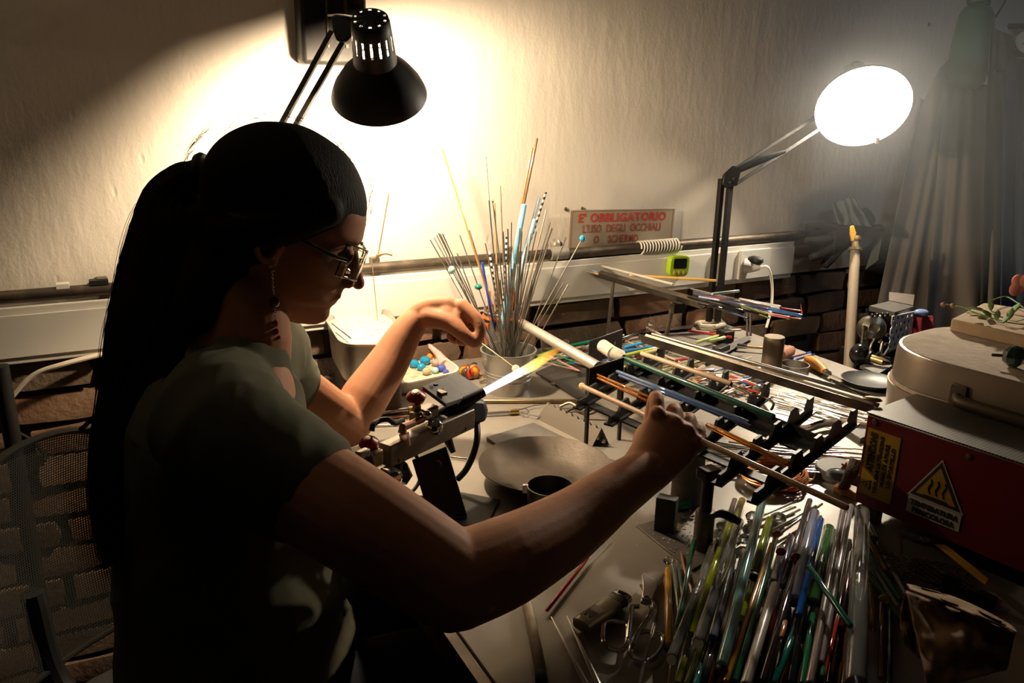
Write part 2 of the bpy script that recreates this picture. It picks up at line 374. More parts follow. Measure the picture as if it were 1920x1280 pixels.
# sockets and plug
so = thing('wall_socket', 'off-white double socket plate on the end of the trunking', 'socket', W(1360, 505, .035))
for x0, x1 in ((1336, 1358), (1384, 1440)):
    a, b = uv(W(x0, 500, .037))[0], uv(W(x1, 500, .037))[0]
    MB().box(WF((a + b) / 2, .039, .91), (b - a, .008, .078), WR).build('plate', whitepl if x0 > 1350 else signm, so, bevel=.002)
pl = thing('power_plug', 'white plug with a drooping cable in the socket beside the lamp', 'plug', W(1398, 500, .05))
a = W(1396, 498, .045)
MB().lathe(a, EV * .8 + EU * .6, [(.018, 0), (.018, .012), (.012, .03), (.007, .04)], 16).build('plug_body', whitepl, pl)
b = a + (EV * .8 + EU * .6).normalized() * .04
MB().tube(spline([b, b + EV * .015 + EU * .012, WF(uv(b)[0] + .035, .09, .86), WF(uv(b)[0] + .03, .10, .80), WF(uv(b)[0] + .01, .11, TZ + .004)], 7), .0036, 8).build('cord', whitepl, pl)
single('adapter_plug', 'black plug pushed in above the white one', 'plug', MB().lathe(W(1406, 490, .05), EV + EU * .3 + EZ * .2, [(.013, 0), (.015, .01), (.011, .028), (.005, .036)], 14), rubber)
# left-hand cables and pole
single('beige_cable', 'beige cable curving down from the trunking beside the woman\'s back', 'cable', MB().tube(spline([W(200, 662, .03), W(120, 682, .05), W(60, 705, .05), W(12, 757, .05), W(-30, 820, .05)], 8), .0045, 8), beigepl)
single('dark_cable', 'dark cable against the bricks above the mesh chair', 'cable', MB().tube(spline([W(10, 785, .05), W(30, 808, .03), W(60, 826, .02), W(90, 860, .02)], 6), .0028, 8), rubber)
a = W(2, 700, .1); single('black_pole', 'black vertical pole standing against the bricks by the chair', 'pole', MB().tube([(a.x, a.y, .0), (a.x, a.y, .88)], .013, 14), black)
for i, (x, y, wd) in enumerate(((118, 535, .02), (185, 528, .03))):
    single('trunk_clip', ['white plastic clip on the conduit left of the hair', 'black clip on the conduit touching the hair'][i], 'clip', MB().box(W(x, y, .02), (wd, .02, .008), WR), [whitepl, rubber][i])

# ============================================================ LAMPS
whitein = mat('white_enamel', (.85, .83, .78), .5)
def shade(root, o, a, R1, L1, capr, capL, slots=True, up=None):
    """o centre of the rim, a direction the opening faces; cone then vented cap"""
    a = V(a).normalized(); b = -a
    prof_o = [(R1, 0), (R1 * .985, R1 * .05), (R1 * .90, L1 * .30), (R1 * .70, L1 * .66), (capr * 1.06, L1)]
    prof_i = [(r - .0015, h) for r, h in prof_o]
    mb = MB(); mb.lathe(o, b, prof_o, 48, caps=False, up=up); mb.cur = 1; mb.lathe(o, b, prof_i, 48, caps=False, up=up); mb.cur = 0
    n = 48; x, y, ax_ = axes(b, up)
    vs = [V(o) + x * (r * math.cos(2 * PI * k / n)) + y * (r * math.sin(2 * PI * k / n)) for r in (R1, R1 - .0015) for k in range(n)]
    mb.add(vs, [(k, (k + 1) % n, n + (k + 1) % n, n + k) for k in range(n)])
    mb.build('shade', [black, whitein], root)
    # cap: grid with open slots
    n = 60; oc = V(o) + b * (L1 - .0008); rows = [0, .012, .30, .34, .70, .74, .93, 1.0]; vs = []; fs = []
    for j, t in enumerate(rows):
        r = capr * (1.075 - .17 * t) - (.003 if j == len(rows) - 1 else 0)
        for k in range(n): ang = 2 * PI * k / n; vs.append(oc + b * (capL * t) + x * (r * math.cos(ang)) + y * (r * math.sin(ang)))
    for j in range(len(rows) - 1):
        for k in range(n):
            if slots and j == 3 and k % 4 == 0: continue
            if slots and j == 3 and False: continue
            fs.append((j * n + k, j * n + (k + 1) % n, (j + 1) * n + (k + 1) % n, (j + 1) * n + k))
    m = len(rows); rr = [capr * .86, capr * .80, capr * .66, capr * .2]; base = len(vs)
    top = oc + b * capL
    for j, r in enumerate(rr):
        for k in range(n): ang = 2 * PI * k / n; vs.append(top + b * .001 + x * (r * math.cos(ang)) + y * (r * math.sin(ang)))
    for k in range(n): fs.append(((m - 1) * n + k, (m - 1) * n + (k + 1) % n, base + (k + 1) % n, base + k))
    for j in range(3):
        for k in range(n):
            if slots and j == 1 and k % 6 in (0, 1): continue
            fs.append((base + j * n + k, base + j * n + (k + 1) % n, base + (j + 1) * n + (k + 1) % n, base + (j + 1) * n + k))
    fs.append(tuple(range(base + 3 * n, base + 4 * n)))
    mb = MB(); mb.add(vs, fs); mb.build('vented_cap', black, root, sharp=50, solid=.001)
    return oc
def bulb_mat(name, col, e):
    return mat(name, (1, 1, 1), .5, emis=col, es=e)
# --- lamp over the woman
L1 = D(711, 178, 1.33)
A1 = (FW * .74 - EZ * .68 + RT * -.03).normalized()
desk = thing('wall_lamp', 'black articulated lamp with a vented cone shade above the woman\'s head', 'lamp', D(640, 60, 1.45))
CR1 = .032
oc = shade(desk, L1, A1, .0795, .066, CR1, .074, up=RT)
def bulb(root, o, a, e, col, r=.021, back=.03):
    mb = MB(); c = V(o) - V(a).normalized() * back; mb.ball(c, r, 20, 14)
    ob = mb.build('bulb', bulb_mat('bulb_glow_%d' % int(e), col, e), root)
    MB().lathe(c - V(a).normalized() * (r * .8), -V(a), [(.012, 0), (.012, .03)], 12).build('lamp_holder', whitein, root); return ob
bulb(desk, L1, A1, LAMP1_E, (1, .78, .52), back=.018)
J = D(650, 62, 1.36)                                   # joint block
mb = MB(); pj = [D(622, 35, 1.36), D(640, 28, 1.36), D(672, 42, 1.36), D(676, 58, 1.36), D(650, 82, 1.36), D(633, 80, 1.36), D(626, 60, 1.36)]
mb.prism([p - FW * .009 for p in pj], FW * .018); mb.build('joint', black, desk, bevel=.003)
MB().tube([D(672, 64, 1.36), D(688, 82, 1.345)], .004, 8).build('swivel', steel, desk)
MB().tube(spline([D(615, 29, 1.36), D(640, 28, 1.35), D(672, 34, 1.34), D(694, 46, 1.33)], 5), .0018, 6).build('spring_wire', steel, desk)
MB().lathe(D(677, 55, 1.345), -FW, [(.009, 0), (.009, .01), (.006, .013)], 16).build('knob', blacksteel, desk)
for (x0, y0, x1, y1) in ((622, 60, 512, 262), (642, 82, 536, 268)):
    MB().box((D(x0, y0, 1.365) + D(x1, y1, 1.30)) / 2, (.0088, .0088, (D(x0, y0, 1.365) - D(x1, y1, 1.30)).length), Matrix(axes(D(x0, y0, 1.365) - D(x1, y1, 1.30), FW)).transposed()).build('arm', black, desk, bevel=.0008)
e1 = D(524, 266, 1.30)
MB().lathe(e1 - FW * .012, FW, [(.012, 0), (.015, .004), (.015, .02), (.012, .024)], 16).build('elbow_joint', black, desk)
for dx in (-10, 12):                                   # lower arms go back to the wall bracket behind her head
    q0, q1 = D(524 + dx, 268, 1.31), W(560 + dx, 420, .05)
    MB().tube([q0, q1], .0035, 8).build('arm', black, desk)
MB().box(W(560, 430, .03), (.05, .05, .06), WR).build('wall_bracket', black, desk)
# black cabinet on the wall behind the lamp
ca = thing('wall_cabinet', 'black metal box with ribs fixed to the wall behind the lamp', 'metal box', W(628, 118, .02))
al, ar = uv(W(565, 60, .05))[0], uv(W(690, 60, .05))[0]; zb_ = W(628, 122, .05).z
MB().box(WF((al + ar) / 2, .025, zb_ + .25), (ar - al, .05, .5), WR).build('body', black, ca, bevel=.008)
for u, wd in ((al + (ar - al) * .38, .003), (al + (ar - al) * .66, .004)): MB().box(WF(u, .053, zb_ + .26), (wd, .006, .46), WR).build('rib', rusty, ca)
# --- lamp at the right of the bench
L2 = D(1618, 202, 1.92)
vv = (CAM - L2).normalized()
A2 = (vv * .84 - EZ * .50 + RT * .20 ).normalized()
lb = T(1362, 640); LBX = D(1366, 560, 1.93)
lamp2 = thing('bench_lamp', 'black articulated lamp with a glowing white shade on a post by the socket', 'lamp', (LBX.x, LBX.y, TZ))
shade(lamp2, L2, A2, .110, .085, .034, .075, slots=False, up=RT)
bulb(lamp2, L2, A2, LAMP2_E, (1, .86, .66), r=.026, back=.066)
MB().lathe(D(1645, 266, 1.90), EZ * -1, [(.005, -.01), (.005, .004)], 8).build('switch', whitepl, lamp2)
for dx in (-8, 9):
    tp = D(1361 + dx, 335, 1.93); MB().box((V((tp.x, tp.y, TZ + .03)) + tp) / 2, (.0125, .0125, tp.z - TZ - .03), WR).build('post', black, lamp2, bevel=.001)
tp = D(1366, 328, 1.93)
MB().prism([D(1354, 345, 1.92), D(1358, 325, 1.92), D(1374, 310, 1.92), D(1392, 312, 1.92), D(1384, 345, 1.92), D(1366, 352, 1.92)], FW * .016).build('elbow_joint', black, lamp2, bevel=.003)
for (p, q) in (((1376, 318), (1560, 200)), ((1378, 346), (1562, 226))):
    a, b = D(*p, 1.93), D(*q, 1.99); MB().box((a + b) / 2, (.0085, .0085, (a - b).length), Matrix(axes(a - b, FW)).transposed()).build('arm', black, lamp2, bevel=.001)
MB().tube([D(1385, 318, 1.925), D(1425, 300, 1.925), D(1472, 284, 1.93)], [.008, .010, .004], 10).build('spring', rubber, lamp2)
for x, y in ((1368, 342), (1375, 335)): MB().lathe(D(x, y, 1.915), -FW, [(.003, 0), (.003, .003)], 8).build('bolt', steel, lamp2)
MB().tube([D(1575, 205, 1.99), D(1600, 180, 2.0), L2 - A2 * .09], .006, 8).build('swivel', black, lamp2)
MB().box(V((LBX.x, LBX.y, TZ + .016)), (.035, .03, .03), WR).build('clamp', black, lamp2, bevel=.003)
for i, dx in enumerate((-10, 10)): MB().tube([D(1404 + dx * .3, 585, 1.86), D(1404 + dx * .3, 630, 1.86)], .003, 8).build('clamp_screw', steel, lamp2)

# ============================================================ HANGING THINGS AT THE RIGHT
def cloth(name, label, tl, tr, bl, br, d0, d1, m, folds=6, amp=.02, cat='cloth', seed=0, sag=.0, nu=50, nv=40):
    """hanging fabric between four places at depths d0 (top) and d1 (bottom)"""
    def fn(a, b):
        x = (tl[0] * (1 - a) + tr[0] * a) * (1 - b) + (bl[0] * (1 - a) + br[0] * a) * b
        y = (tl[1] * (1 - a) + tr[1] * a) * (1 - b) + (bl[1] * (1 - a) + br[1] * a) * b + sag * math.sin(PI * a) * (1 - b)
        k = noise.noise(V((a * folds * .8, b * 1.6, seed))) * 1.4 + math.sin(a * folds * 2 * PI + 4 * noise.noise(V((b * 1.5 + a * 2, seed, 0))) + b * 2) * .28
        return D(x, y, d0 + (d1 - d0) * b - amp * k * (.35 + .65 * b))
    mb = MB(); mb.grid(fn, nu, nv); return single(name, label, cat, mb, m, solid=.002, sharp=180)
clA = mat('grey_brown_cloth', (.20, .175, .15), .95, bump=(400, .2, .001)); clB = mat('grey_cloth', (.15, .14, .13), .95, bump=(400, .2, .001))
clC = mat('navy_cloth', (.035, .045, .075), .95); clD = mat('dark_cloth', (.045, .045, .045), .95)
cloth('work_apron', 'grey-brown work coat hanging beside the bench lamp', (1752, 60), (1800, 60), (1630, 640), (1740, 640), 2.30, 2.26, clA, 3, .02, 'coat', 1)
cloth('hanging_sheet', 'pale grey-brown cloth hanging in folds behind the kiln', (1770, 150), (1858, 160), (1728, 720), (1880, 720), 2.28, 2.18, clA, 3.5, .028, 'cloth', 2)
cloth('dark_jacket', 'dark grey jacket hanging under the pressure gauge', (1855, 50), (1905, 70), (1835, 660), (1960, 700), 2.24, 2.2, clD, 4, .02, 'coat', 5)
cloth('navy_overalls', 'navy blue overalls hanging at the edge of the coats', (1885, 110), (2000, 110), (1875, 640), (2020, 660), 2.1, 2.05, clC, 4, .03, 'coat', 9)
cloth('dark_strap', 'narrow dark strap hanging over the grey-brown coat', (1728, 50), (1742, 50), (1738, 150), (1752, 150), 2.42, 2.42, clD, 1, .004, 'strap', 3, nu=8)
cloth('dark_belt', 'long dark belt hanging down across the coats', (1762, 120), (1776, 120), (1708, 330), (1734, 330), 2.33, 2.31, clD, 1, .006, 'belt', 4, nu=10)
cr = thing('coat_rail', 'dark rail that carries the hanging coats', 'rail', D(1850, 50, 2.5))
MB().tube([D(1700, 46, 2.45), D(2080, 52, 2.33)], .008, 10).build('bar', blacksteel, cr)
MB().tube([D(1740, 47, 2.44), W(1740, 46, 0)], .006, 8).build('bracket', blacksteel, cr)
greenb = mat('green_paint', (.045, .14, .085), .35, bump=(30, .1, .002))
gb = thing('gas_cylinder', 'dull green round-shouldered gas cylinder above the coats', 'cylinder', D(1808, 160, 2.3))
a, b = D(1808, 168, 2.28), D(1832, 12, 2.28); axg = (b - a).normalized(); Lg = (b - a).length
MB().lathe(a, axg, [(.012, 0), (.034, .006), (.05, .025), (.054, .05), (.052, Lg * .85), (.04, Lg * .95), (.02, Lg)], 32).build('body', greenb, gb)
MB().lathe(a + axg * Lg, axg, [(.03, 0), (.034, .006), (.034, .02), (.022, .024), (.022, .06)], 24).build('valve', greenb, gb)
MB().tube(spline([D(1862, 40, 2.3), D(1880, 10, 2.3), D(1890, -10, 2.3)], 4), .003, 8).build('hose', rubber, gb)
ga = thing('pressure_gauge', 'round pressure gauge with a pale dial at the edge of the coats', 'gauge', D(1916, 100, 2.1))
MB().lathe(D(1916, 84, 2.1), -FW, [(.034, 0), (.034, .02), (.031, .022), (.030, .018)], 32).build('case', blacksteel, ga)
MB().lathe(D(1916, 84, 2.1) - FW * .018, -FW, [(.029, 0), (.029, .001)], 32).build('dial', mat('dial', (.4, .38, .33), .5), ga)
MB().tube([D(1916, 84, 2.07), D(1924, 76, 2.07)], .0015, 6).build('needle', mat('needle_red', (.3, .02, .02), .5), ga)
single('valve_lever', 'thin metal lever sticking out below the pressure gauge', 'lever', MB().tube([D(1865, 134, 2.15), D(1912, 134, 2.15)], .0035, 8).ball(D(1912, 132, 2.15), .009), steel)
# glove, cloth and gas tap
glm = mat('glove_leather', (.022, .021, .02), .8, bump=(100, .4, .002))
gl = MB(); pc = [W(x, y, .05) for x, y in ((1600, 420), (1570, 440), (1545, 450))]
gl.tube([W(1628, 405, .05), W(1598, 432, .05), W(1570, 448, .05), W(1556, 452, .05)], [(.022, .03), (.024, .035), (.026, .045), (.022, .04)], 16)
for e in (((1575, 430), (1530, 420), (1505, 424)), ((1570, 445), (1530, 452), (1512, 450)), ((1568, 458), (1535, 478), (1520, 482)), ((1575, 465), (1552, 490), (1545, 500)), ((1592, 440), (1604, 470), (1600, 488))):
    gl.tube(spline([W(x, y, .05) for x, y in e], 3), [.014] * 4 + [.012] * 2 + [.008], 10)
single('work_glove', 'black leather glove hanging on the wall next to the gas tap', 'glove', gl, glm)
cloth('plastic_rag', 'crumpled pale blue-green rag draped over the gas tap', (1560, 380), (1600, 368), (1572, 420), (1635, 425), 2.18, 2.16, mat('pale_rag', (.10, .125, .125), .8), 3, .03, 'rag', 12, nu=24, nv=16)
single('pale_bag', 'pale grey paper bag hanging behind the gas pipe', 'bag', MB().hexa([D(1622, 506, 2.3), D(1646, 488, 2.3), D(1646, 488, 2.26), D(1622, 506, 2.26)], [D(1640, 452, 2.3), D(1655, 440, 2.3), D(1655, 440, 2.28), D(1640, 452, 2.28)]), mat('pale_paper', (.15, .16, .13), .8))
gp = thing('gas_pipe', 'pale gas pipe standing from the floor behind the bench, with a yellow tap', 'pipe', (D(1590, 683, 1.98).x, D(1590, 683, 1.98).y, 0))
a, b = D(1591, 690, 1.96), D(1604, 468, 2.02); dn = (a - b).normalized(); fl = a + dn * ((0 - a.z) / dn.z)
MB().tube([fl, b], .0125, 16).build('pipe', mat('pale_pipe', (.27, .21, .15), .5), gp)
MB().lathe(b, -dn, [(.017, -.004), (.017, .004), (.010, .006), (.010, .024), (.013, .026), (.013, .034)], 14).build('fitting', darkbrass, gp)
t_ = D(1600, 438, 2.02)
mb = MB(); mb.prism([D(1595, 424, 2.0), D(1601, 422, 2.0), D(1604, 432, 2.0), D(1606, 437, 2.0), D(1601, 452, 2.0), D(1597, 452, 2.0), D(1594, 438, 2.0)], FW * .006)
mb.build('tap_handle', mat('yellow_tap', (.62, .33, .02), .4), gp, bevel=.001)

# haze in the air around the bench lamp and the coats
hz = bpy.data.materials.new('haze'); hz.use_nodes = True; nt = hz.node_tree; nt.nodes.remove(nt.nodes['Principled BSDF'])
vs_ = nt.nodes.new('ShaderNodeVolumeScatter'); vs_.inputs['Color'].default_value = (.9, .95, 1, 1); vs_.inputs['Density'].default_value = .06; vs_.inputs['Anisotropy'].default_value = .45
nt.links.new(vs_.outputs[0], nt.nodes['Material Output'].inputs['Volume'])
tag(MB().box(WF(1.35, .55, 1.75), (1.5, 1.0, 1.5), WR).build('haze', hz), 'thin smoky haze in the air around the bench lamp', 'haze', kind='stuff')

# ============================================================ KILN
def Z(px, py, z): return T(px, py, z)
kl = T(1760, 900, 0)
kc = D(1627, 775, 1.08)                                 # near left top corner of the control box
zt_ = kc.z - TZ
kr = T(1920, 872, zt_); kd = (kr - kc).normalized()     # along the red front
kb = V((-kd.y, kd.x, 0))                                # into the kiln
kh = .130
kiln = thing('glass_kiln', 'small electric kiln with a pale rounded lid and a red control box', 'kiln', (kc + kd * .2 + kb * .2) * 1.0 - V((0, 0, kc.z - TZ)))
KR = Matrix((kd, kb, EZ)).transposed()
redp = mat('dark_red_paint', (.14, .008, .010), .42, bump=(90, .1, .001))
def perf():
    m = mat("perforated_sheet", (.30, .27, .23), .5, metal=.5); nt = m.node_tree; N = nt.nodes; L = nt.links; tc = N['Texture Coordinate']
    mp = N.new('ShaderNodeMapping'); mp.inputs['Rotation'].default_value = (0, 0, -math.atan2(kd.y, kd.x)); mp.inputs['Scale'].default_value = (230, 230, 230); L.new(tc.outputs['Object'], mp.inputs[0])
    v = N.new('ShaderNodeTexVoronoi'); v.inputs['Randomness'].default_value = 0; v.inputs['Scale'].default_value = 1; v.voronoi_dimensions = '2D'; L.new(mp.outputs[0], v.inputs['Vector'])
    r = N.new('ShaderNodeValToRGB'); r.color_ramp.elements[0].position = .26; r.color_ramp.elements[0].color = (.01, .008, .007, 1); r.color_ramp.elements[1].position = .32; r.color_ramp.elements[1].color = (.12, .105, .085, 1)
    L.new(v.outputs['Distance'], r.inputs[0]); L.new(r.outputs[0], N['Principled BSDF'].inputs['Base Color']); return m
perfm = perf()
bl_ = .52; bw = .127
cb = kc + kd * bl_ / 2 + kb * bw / 2
MB().box(cb - EZ * (kh / 2 + .001), (bl_, bw, kh), KR).build('control_box', redp, kiln, bevel=.0015)
MB().box(cb + EZ * .0012, (bl_ + .002, bw + .002, .0022), KR).build('perforated_cover', perfm, kiln)
def kp(a, b): return kc + kd * a - EZ * b - kb * .0006   # a along, b down the red face
for a, b in ((.012, .008), (.135, .012), (.265, .068), (.262, .108)):
    MB().lathe(kp(a, b), -kb, [(.0042, 0), (.004, .0015), (.002, .0022)], 12).build('screw', rusty, kiln)
# yellow notice
yel = mat('yellow_label', (.42, .24, .012), .5); ink = mat('label_ink', (.03, .02, .01), .6)
lab = MB().box(kp(.0275, .066) - kb * .0004, (.046, .0006, .096), KR).build('warning_label', yel, kiln)
up_, dn_ = EZ, -kb
def ktext(b, s, a, bb, wid, m=ink, bold=.0003, par=None, rot=True, sp=1.0):
    ax, ay = (EZ, -kd) if rot else (kd, EZ)
    o = lettering(b, s, kp(a, bb) - kb * .0012, ax, ay, m, par, bold, sp)
    xs = [v.co.dot(ax) for v in o.data.vertices]; w0 = max(xs) - min(xs); c0 = (max(xs) + min(xs)) / 2
    for v in o.data.vertices: k = v.co.dot(ax); v.co += ax * ((k - c0) * (wid / w0 - 1))
    return o
ktext('ATTENZIONE', .0125, .0150, .050, .056, par=lab, bold=.0005)
for i, (t, wd, off) in enumerate((('TOGLIERE LA TENSIONE', .084, .066), ('PRIMA DI APRIRE', .062, .064), ('LO SPORTELLO', .057, .064))): ktext(t, .0068, .0265 + .0085 * i, off, wd, par=lab, bold=.0001)
def tri(c, s, m, par, th=.0005, name='triangle', ax=kd, ay=EZ):
    pts = [c + ay * s * .62, c - ay * s * .42 - ax * s * .6, c - ay * s * .42 + ax * s * .6]
    return MB().prism(pts, -kb * th).build(name, m, par)
tc_ = kp(.0145, .098) - kb * .001
tri(tc_, .013, ink, lab, .0003, ax=-EZ, ay=-kd); tri(tc_ - kb * .0004, .0095, yel, lab, .0003, ax=-EZ, ay=-kd)
MB().prism([tc_ + q for q in (EZ * .003 - kd * .001, EZ * .0005 + kd * .001, EZ * .001 - kd * .001, -EZ * .003 + kd * .0005, -EZ * .001 - kd * .0005, -EZ * .0003 + kd * .0014)], -kb * .0012).build('lightning_mark', ink, lab)
# hot surface sign
wh = mat('label_white', (.50, .45, .38), .5)
hc = kp(.106, .064)
hs = MB().box(kp(.106, .1015) - kb * .0004, (.068, .0006, .023), KR).build('hot_label', wh, kiln)
tri(hc - kb * .0003, .060, wh, hs, .0005); tri(hc - kb * .0007, .054, ink, hs, .0004); tri(hc - kb * .0011 - EZ * .0006, .042, yel, hs, .0004)
for k in (-1, 0, 1):
    pts = [hc - kb * .0018 + kd * (.0090 * k + .0014 * math.sin(t * 7)) + EZ * (.009 - .020 * t) - EZ * .002 for t in [i / 10 for i in range(11)]]
    MB().tube(pts, .0009, 6).build('heat_wave', ink, hs)
MB().box(hc - kb * .0018 - EZ * .0170, (.031, .0006, .0012), KR).build('base_line', ink, hs)
ktext('TEMPERATURA', .0095, .106, .0970, .062, rot=False, par=hs, bold=.0004); ktext('PERICOLOSA', .0095, .106, .1070, .054, rot=False, par=hs, bold=.0004)
# kiln body and lid
plate_m = mat('kiln_shell', (.36, .30, .25), .38, metal=.55, var=(6, (.28, .22, .18), .4, .65))
fibre = mat('ceramic_fibre', (.50, .42, .33), .95, bump=(140, .8, .002), var=(30, (.42, .34, .26), .4, .65))
zl = .963
def kout(c0, hw, hd, r, n=9): return rrect(c0, kd, kb, hw * 2, hd * 2, r, n)
kcx = kc + kd * .135 + kb * .267
kcx = V((kcx.x, kcx.y, 0))
def ring(z, hw, hd, r): return [q + EZ * z for q in kout(kcx, hw, hd, r)]
def loft(rs, caps=True):
    mb = MB(); n = len(rs[0]); vs = [q for r in rs for q in r]; fs = [(i * n + k, i * n + (k + 1) % n, (i + 1) * n + (k + 1) % n, (i + 1) * n + k) for i in range(len(rs) - 1) for k in range(n)]
    if caps: fs += [tuple(reversed(range(n))), tuple(range((len(rs) - 1) * n, len(rs) * n))]
    return mb.add(vs, fs)
hw, hd = .22, .135
loft([ring(TZ + .012, hw - .004, hd - .002, .10), ring(zl - .062, hw + .005, hd + .003, .11), ring(zl - .058, hw + .006, hd + .004, .11)]).build('kiln_body', plate_m, kiln)
loft([ring(zl - .0575, hw + .004, hd + .003, .11), ring(zl - .052, hw + .003, hd + .002, .11)]).build('gasket', fibre, kiln)
lid = loft([ring(zl - .051, hw, hd, .105), ring(zl - .012, hw - .001, hd - .001, .105), ring(zl - .002, hw - .003, hd - .003, .104), ring(zl - .001, hw - .006, hd - .006, .10)]).build('lid', plate_m, kiln)
loft([ring(zl - .004, hw - .006, hd - .006, .10), ring(zl, hw - .007, hd - .007, .10), ring(zl + .0005, hw - .02, hd - .02, .09)]).build('lid_top', fibre, lid)
hq = T(1812, 722, zl - .028 - TZ)
fr = kcx - kb * hd; ha = (hq - fr).dot(kd); hp = V((fr.x, fr.y, 0)) + kd * ha + EZ * (zl - .040)
MB().box(hp - kb * .002, (.022, .004, .034), KR).build('handle_plate', rusty, kiln, bevel=.001)
MB().tube(spline([hp - kb * .004, hp - kb * .022 + kd * .012, hp - kb * .026 + kd * .05, hp - kb * .026 + kd * .12, hp - kb * .01 + kd * .15], 6), [.006] * 6 + [.009] * 19, 14).build('handle', mat('dark_handle', (.07, .05, .03), .5, metal=.5), kiln)
for a, b in ((.02, .02), (bl_ - .03, .02), (.03, .30), (bl_ - .05, .30)):
    q = cb - kd * bl_ / 2 + kd * a - kb * bw / 2 + kb * b; zz = kc.z - kh
    MB().box(V((q.x, q.y, (TZ + zz) / 2)), (.016, .016, zz - TZ + .004), KR).build('foot', blacksteel, kiln)
# board with flower
bd = thing('fibre_board', 'pale fibre board lying on the kiln lid', 'board', T(1840, 600, zl - TZ))
pts = [T(1784, 596, zl - TZ + .022), T(1960, 636, zl - TZ + .022), T(2010, 590, zl - TZ + .022), T(1845, 566, zl - TZ + .022)]
MB().prism([p - EZ * .0215 for p in pts], EZ * .0205).build('board', mat('fibre_board', (.47, .35, .23), .9, bump=(150, .4, .001), var=(20, (.40, .28, .17), .4, .6)), bd, bevel=.003)
fl_ = thing('artificial_flower', 'pink artificial flower with woolly green leaves lying on the fibre board', 'flower', T(1870, 590, zl - TZ + .023))
lv = mat('woolly_green', (.16, .26, .09), .9, bump=(300, .8, .002)); z0 = zl - TZ + .026
for pts in (((1785, 573), (1812, 577), (1840, 582), (1880, 595)), ((1768, 570), (1800, 575), (1835, 588), (1890, 604), (1940, 610)), ((1862, 562), (1885, 556), (1905, 566), (1935, 590))):
    MB().tube(spline([T(x, y, z0 + (.006 if y < 570 else 0)) for x, y in pts], 5), .0011, 6).build('stem', lv, fl_)
for x, y, l, aa in ((1835, 580, 30, .5), (1850, 588, 30, .8), (1870, 590, 26, -1.3), (1895, 588, 30, -1.2), (1905, 578, 32, -1.0), (1858, 572, 24, -1.4), (1828, 592, 22, 0), (1886, 600, 22, -.9), (1915, 600, 24, -.3), (1842, 598, 22, .3)):
    c0 = T(x, y, z0 + .003); k = l * .5 * dep(c0) / F_PX; ax = (RT * math.cos(aa) + UP * -math.sin(aa) * .6 + FW * .3).normalized(); b_ = axes(ax, UP)
    mb = MB(); nn = 8; vs = []; fs = []
    for i in range(nn + 1):
        t = i / nn; wd = k * .42 * math.sin(PI * min(t * 1.0 + .02, .98)) ** .8
        for j in (-1, 0, 1): vs.append(c0 + ax * (2 * t - 1) * k + b_[0] * wd * j + b_[1] * (.25 * wd * abs(j)))
    for i in range(nn):
        for j in (0, 1): fs.append((i * 3 + j, i * 3 + j + 1, i * 3 + j + 4, i * 3 + j + 3))
    mb.add(vs, fs); mb.build('leaf', lv, fl_, solid=.0012, sharp=180)
for x, y in ((1768, 571), (1786, 573)): MB().ball(T(x, y, z0 + .003), .004, 8, 6).build('bud', mat('bud', (.35, .2, .13), .8), fl_)
pk = mat('pink_petal', (.62, .22, .14), .7, sss=.1)
for k in range(4):
    c0 = T(1924, 535, z0 + .012); aa = k * 1.2
    MB().ball(c0 + RT * .011 * math.cos(aa) + UP * .010 * math.sin(aa) + FW * .004 * k, (.013, .005, .015), 12, 8, Matrix.Rotation(aa, 3, 'Y')).build('petal', pk, fl_)
bb = thing('bead_on_mandrel', 'dark faceted glass bead on a short black mandrel lying on the kiln lid', 'bead', T(1902, 675, zl - TZ))
bq = T(1902, 668, zl - TZ + .016)
MB().ball(bq, .0155, 9, 6).build('bead', mat('dark_glass', (.03, .05, .045), .08, trans=.3, coat=1), bb, sharp=10)
MB().rod(T(1859, 665, zl - TZ + .014), bq, .0022, 8).build('mandrel', blacksteel, bb)
# machine behind the kiln
mx = thing('gas_mixer', 'small metal appliance with a perforated white plate between the gas pipe and the kiln', 'appliance', D(1665, 690, 1.95))
base = D(1660, 640, 1.88)
MB().prism([D(1630, 573, 1.9), D(1668, 564, 2.02), D(1714, 574, 2.0), D(1678, 585, 1.87)], EZ * -.012).build('top_plate', mat('dark_plate', (.10, .095, .085), .45, metal=.4), mx)
MB().prism([D(1628, 586, 1.92), D(1700, 586, 2.0), D(1702, 700, 2.0), D(1628, 700, 1.92)], FW * .05).build('housing', blacksteel, mx)
fn = lambda i, j: None
a, b, c_, d_ = D(1673, 592, 1.86), D(1714, 583, 1.97), D(1706, 640, 1.97), D(1664, 662, 1.86)
mb = MB(); nu, nv = 25, 21
def hole(i, j):
    r, k = j // 3, i + (j // 3 % 2) * 2
    return not (j % 4 in (1, 2) and (i + 2 * (j // 4 % 2)) % 5 in (1, 2))
mb.grid(lambda s, t: (a * (1 - s) + b * s) * (1 - t) + (d_ * (1 - s) + c_ * s) * t, nu, nv, hole)
mb.build('perforated_plate', mat('pale_plate', (.62, .60, .58), .4), mx, solid=.002)
MB().prism([D(1668, 547, 2.05), D(1715, 552, 2.05), D(1712, 572, 2.02), D(1668, 563, 2.02)], FW * .004).build('back_flap', mat('flap', (.12, .10, .085), .5), mx)
MB().lathe(D(1637, 615, 1.87), -FW + RT * -.2, [(.030, -.03), (.031, -.005), (.026, .006), (.012, .012), (.008, .010)], 24).build('round_cover', mat('dull_brass', (.30, .27, .21), .35, metal=.9), mx)
for pts in (((1620, 610), (1617, 650), (1630, 668), (1650, 660)), ((1640, 635), (1632, 655), (1650, 672), (1665, 655)), ((1655, 640), (1652, 665), (1668, 672))):
    MB().tube(spline([D(x, y, 1.86) for x, y in pts], 5), .0035, 8).build('tube', steel, mx)
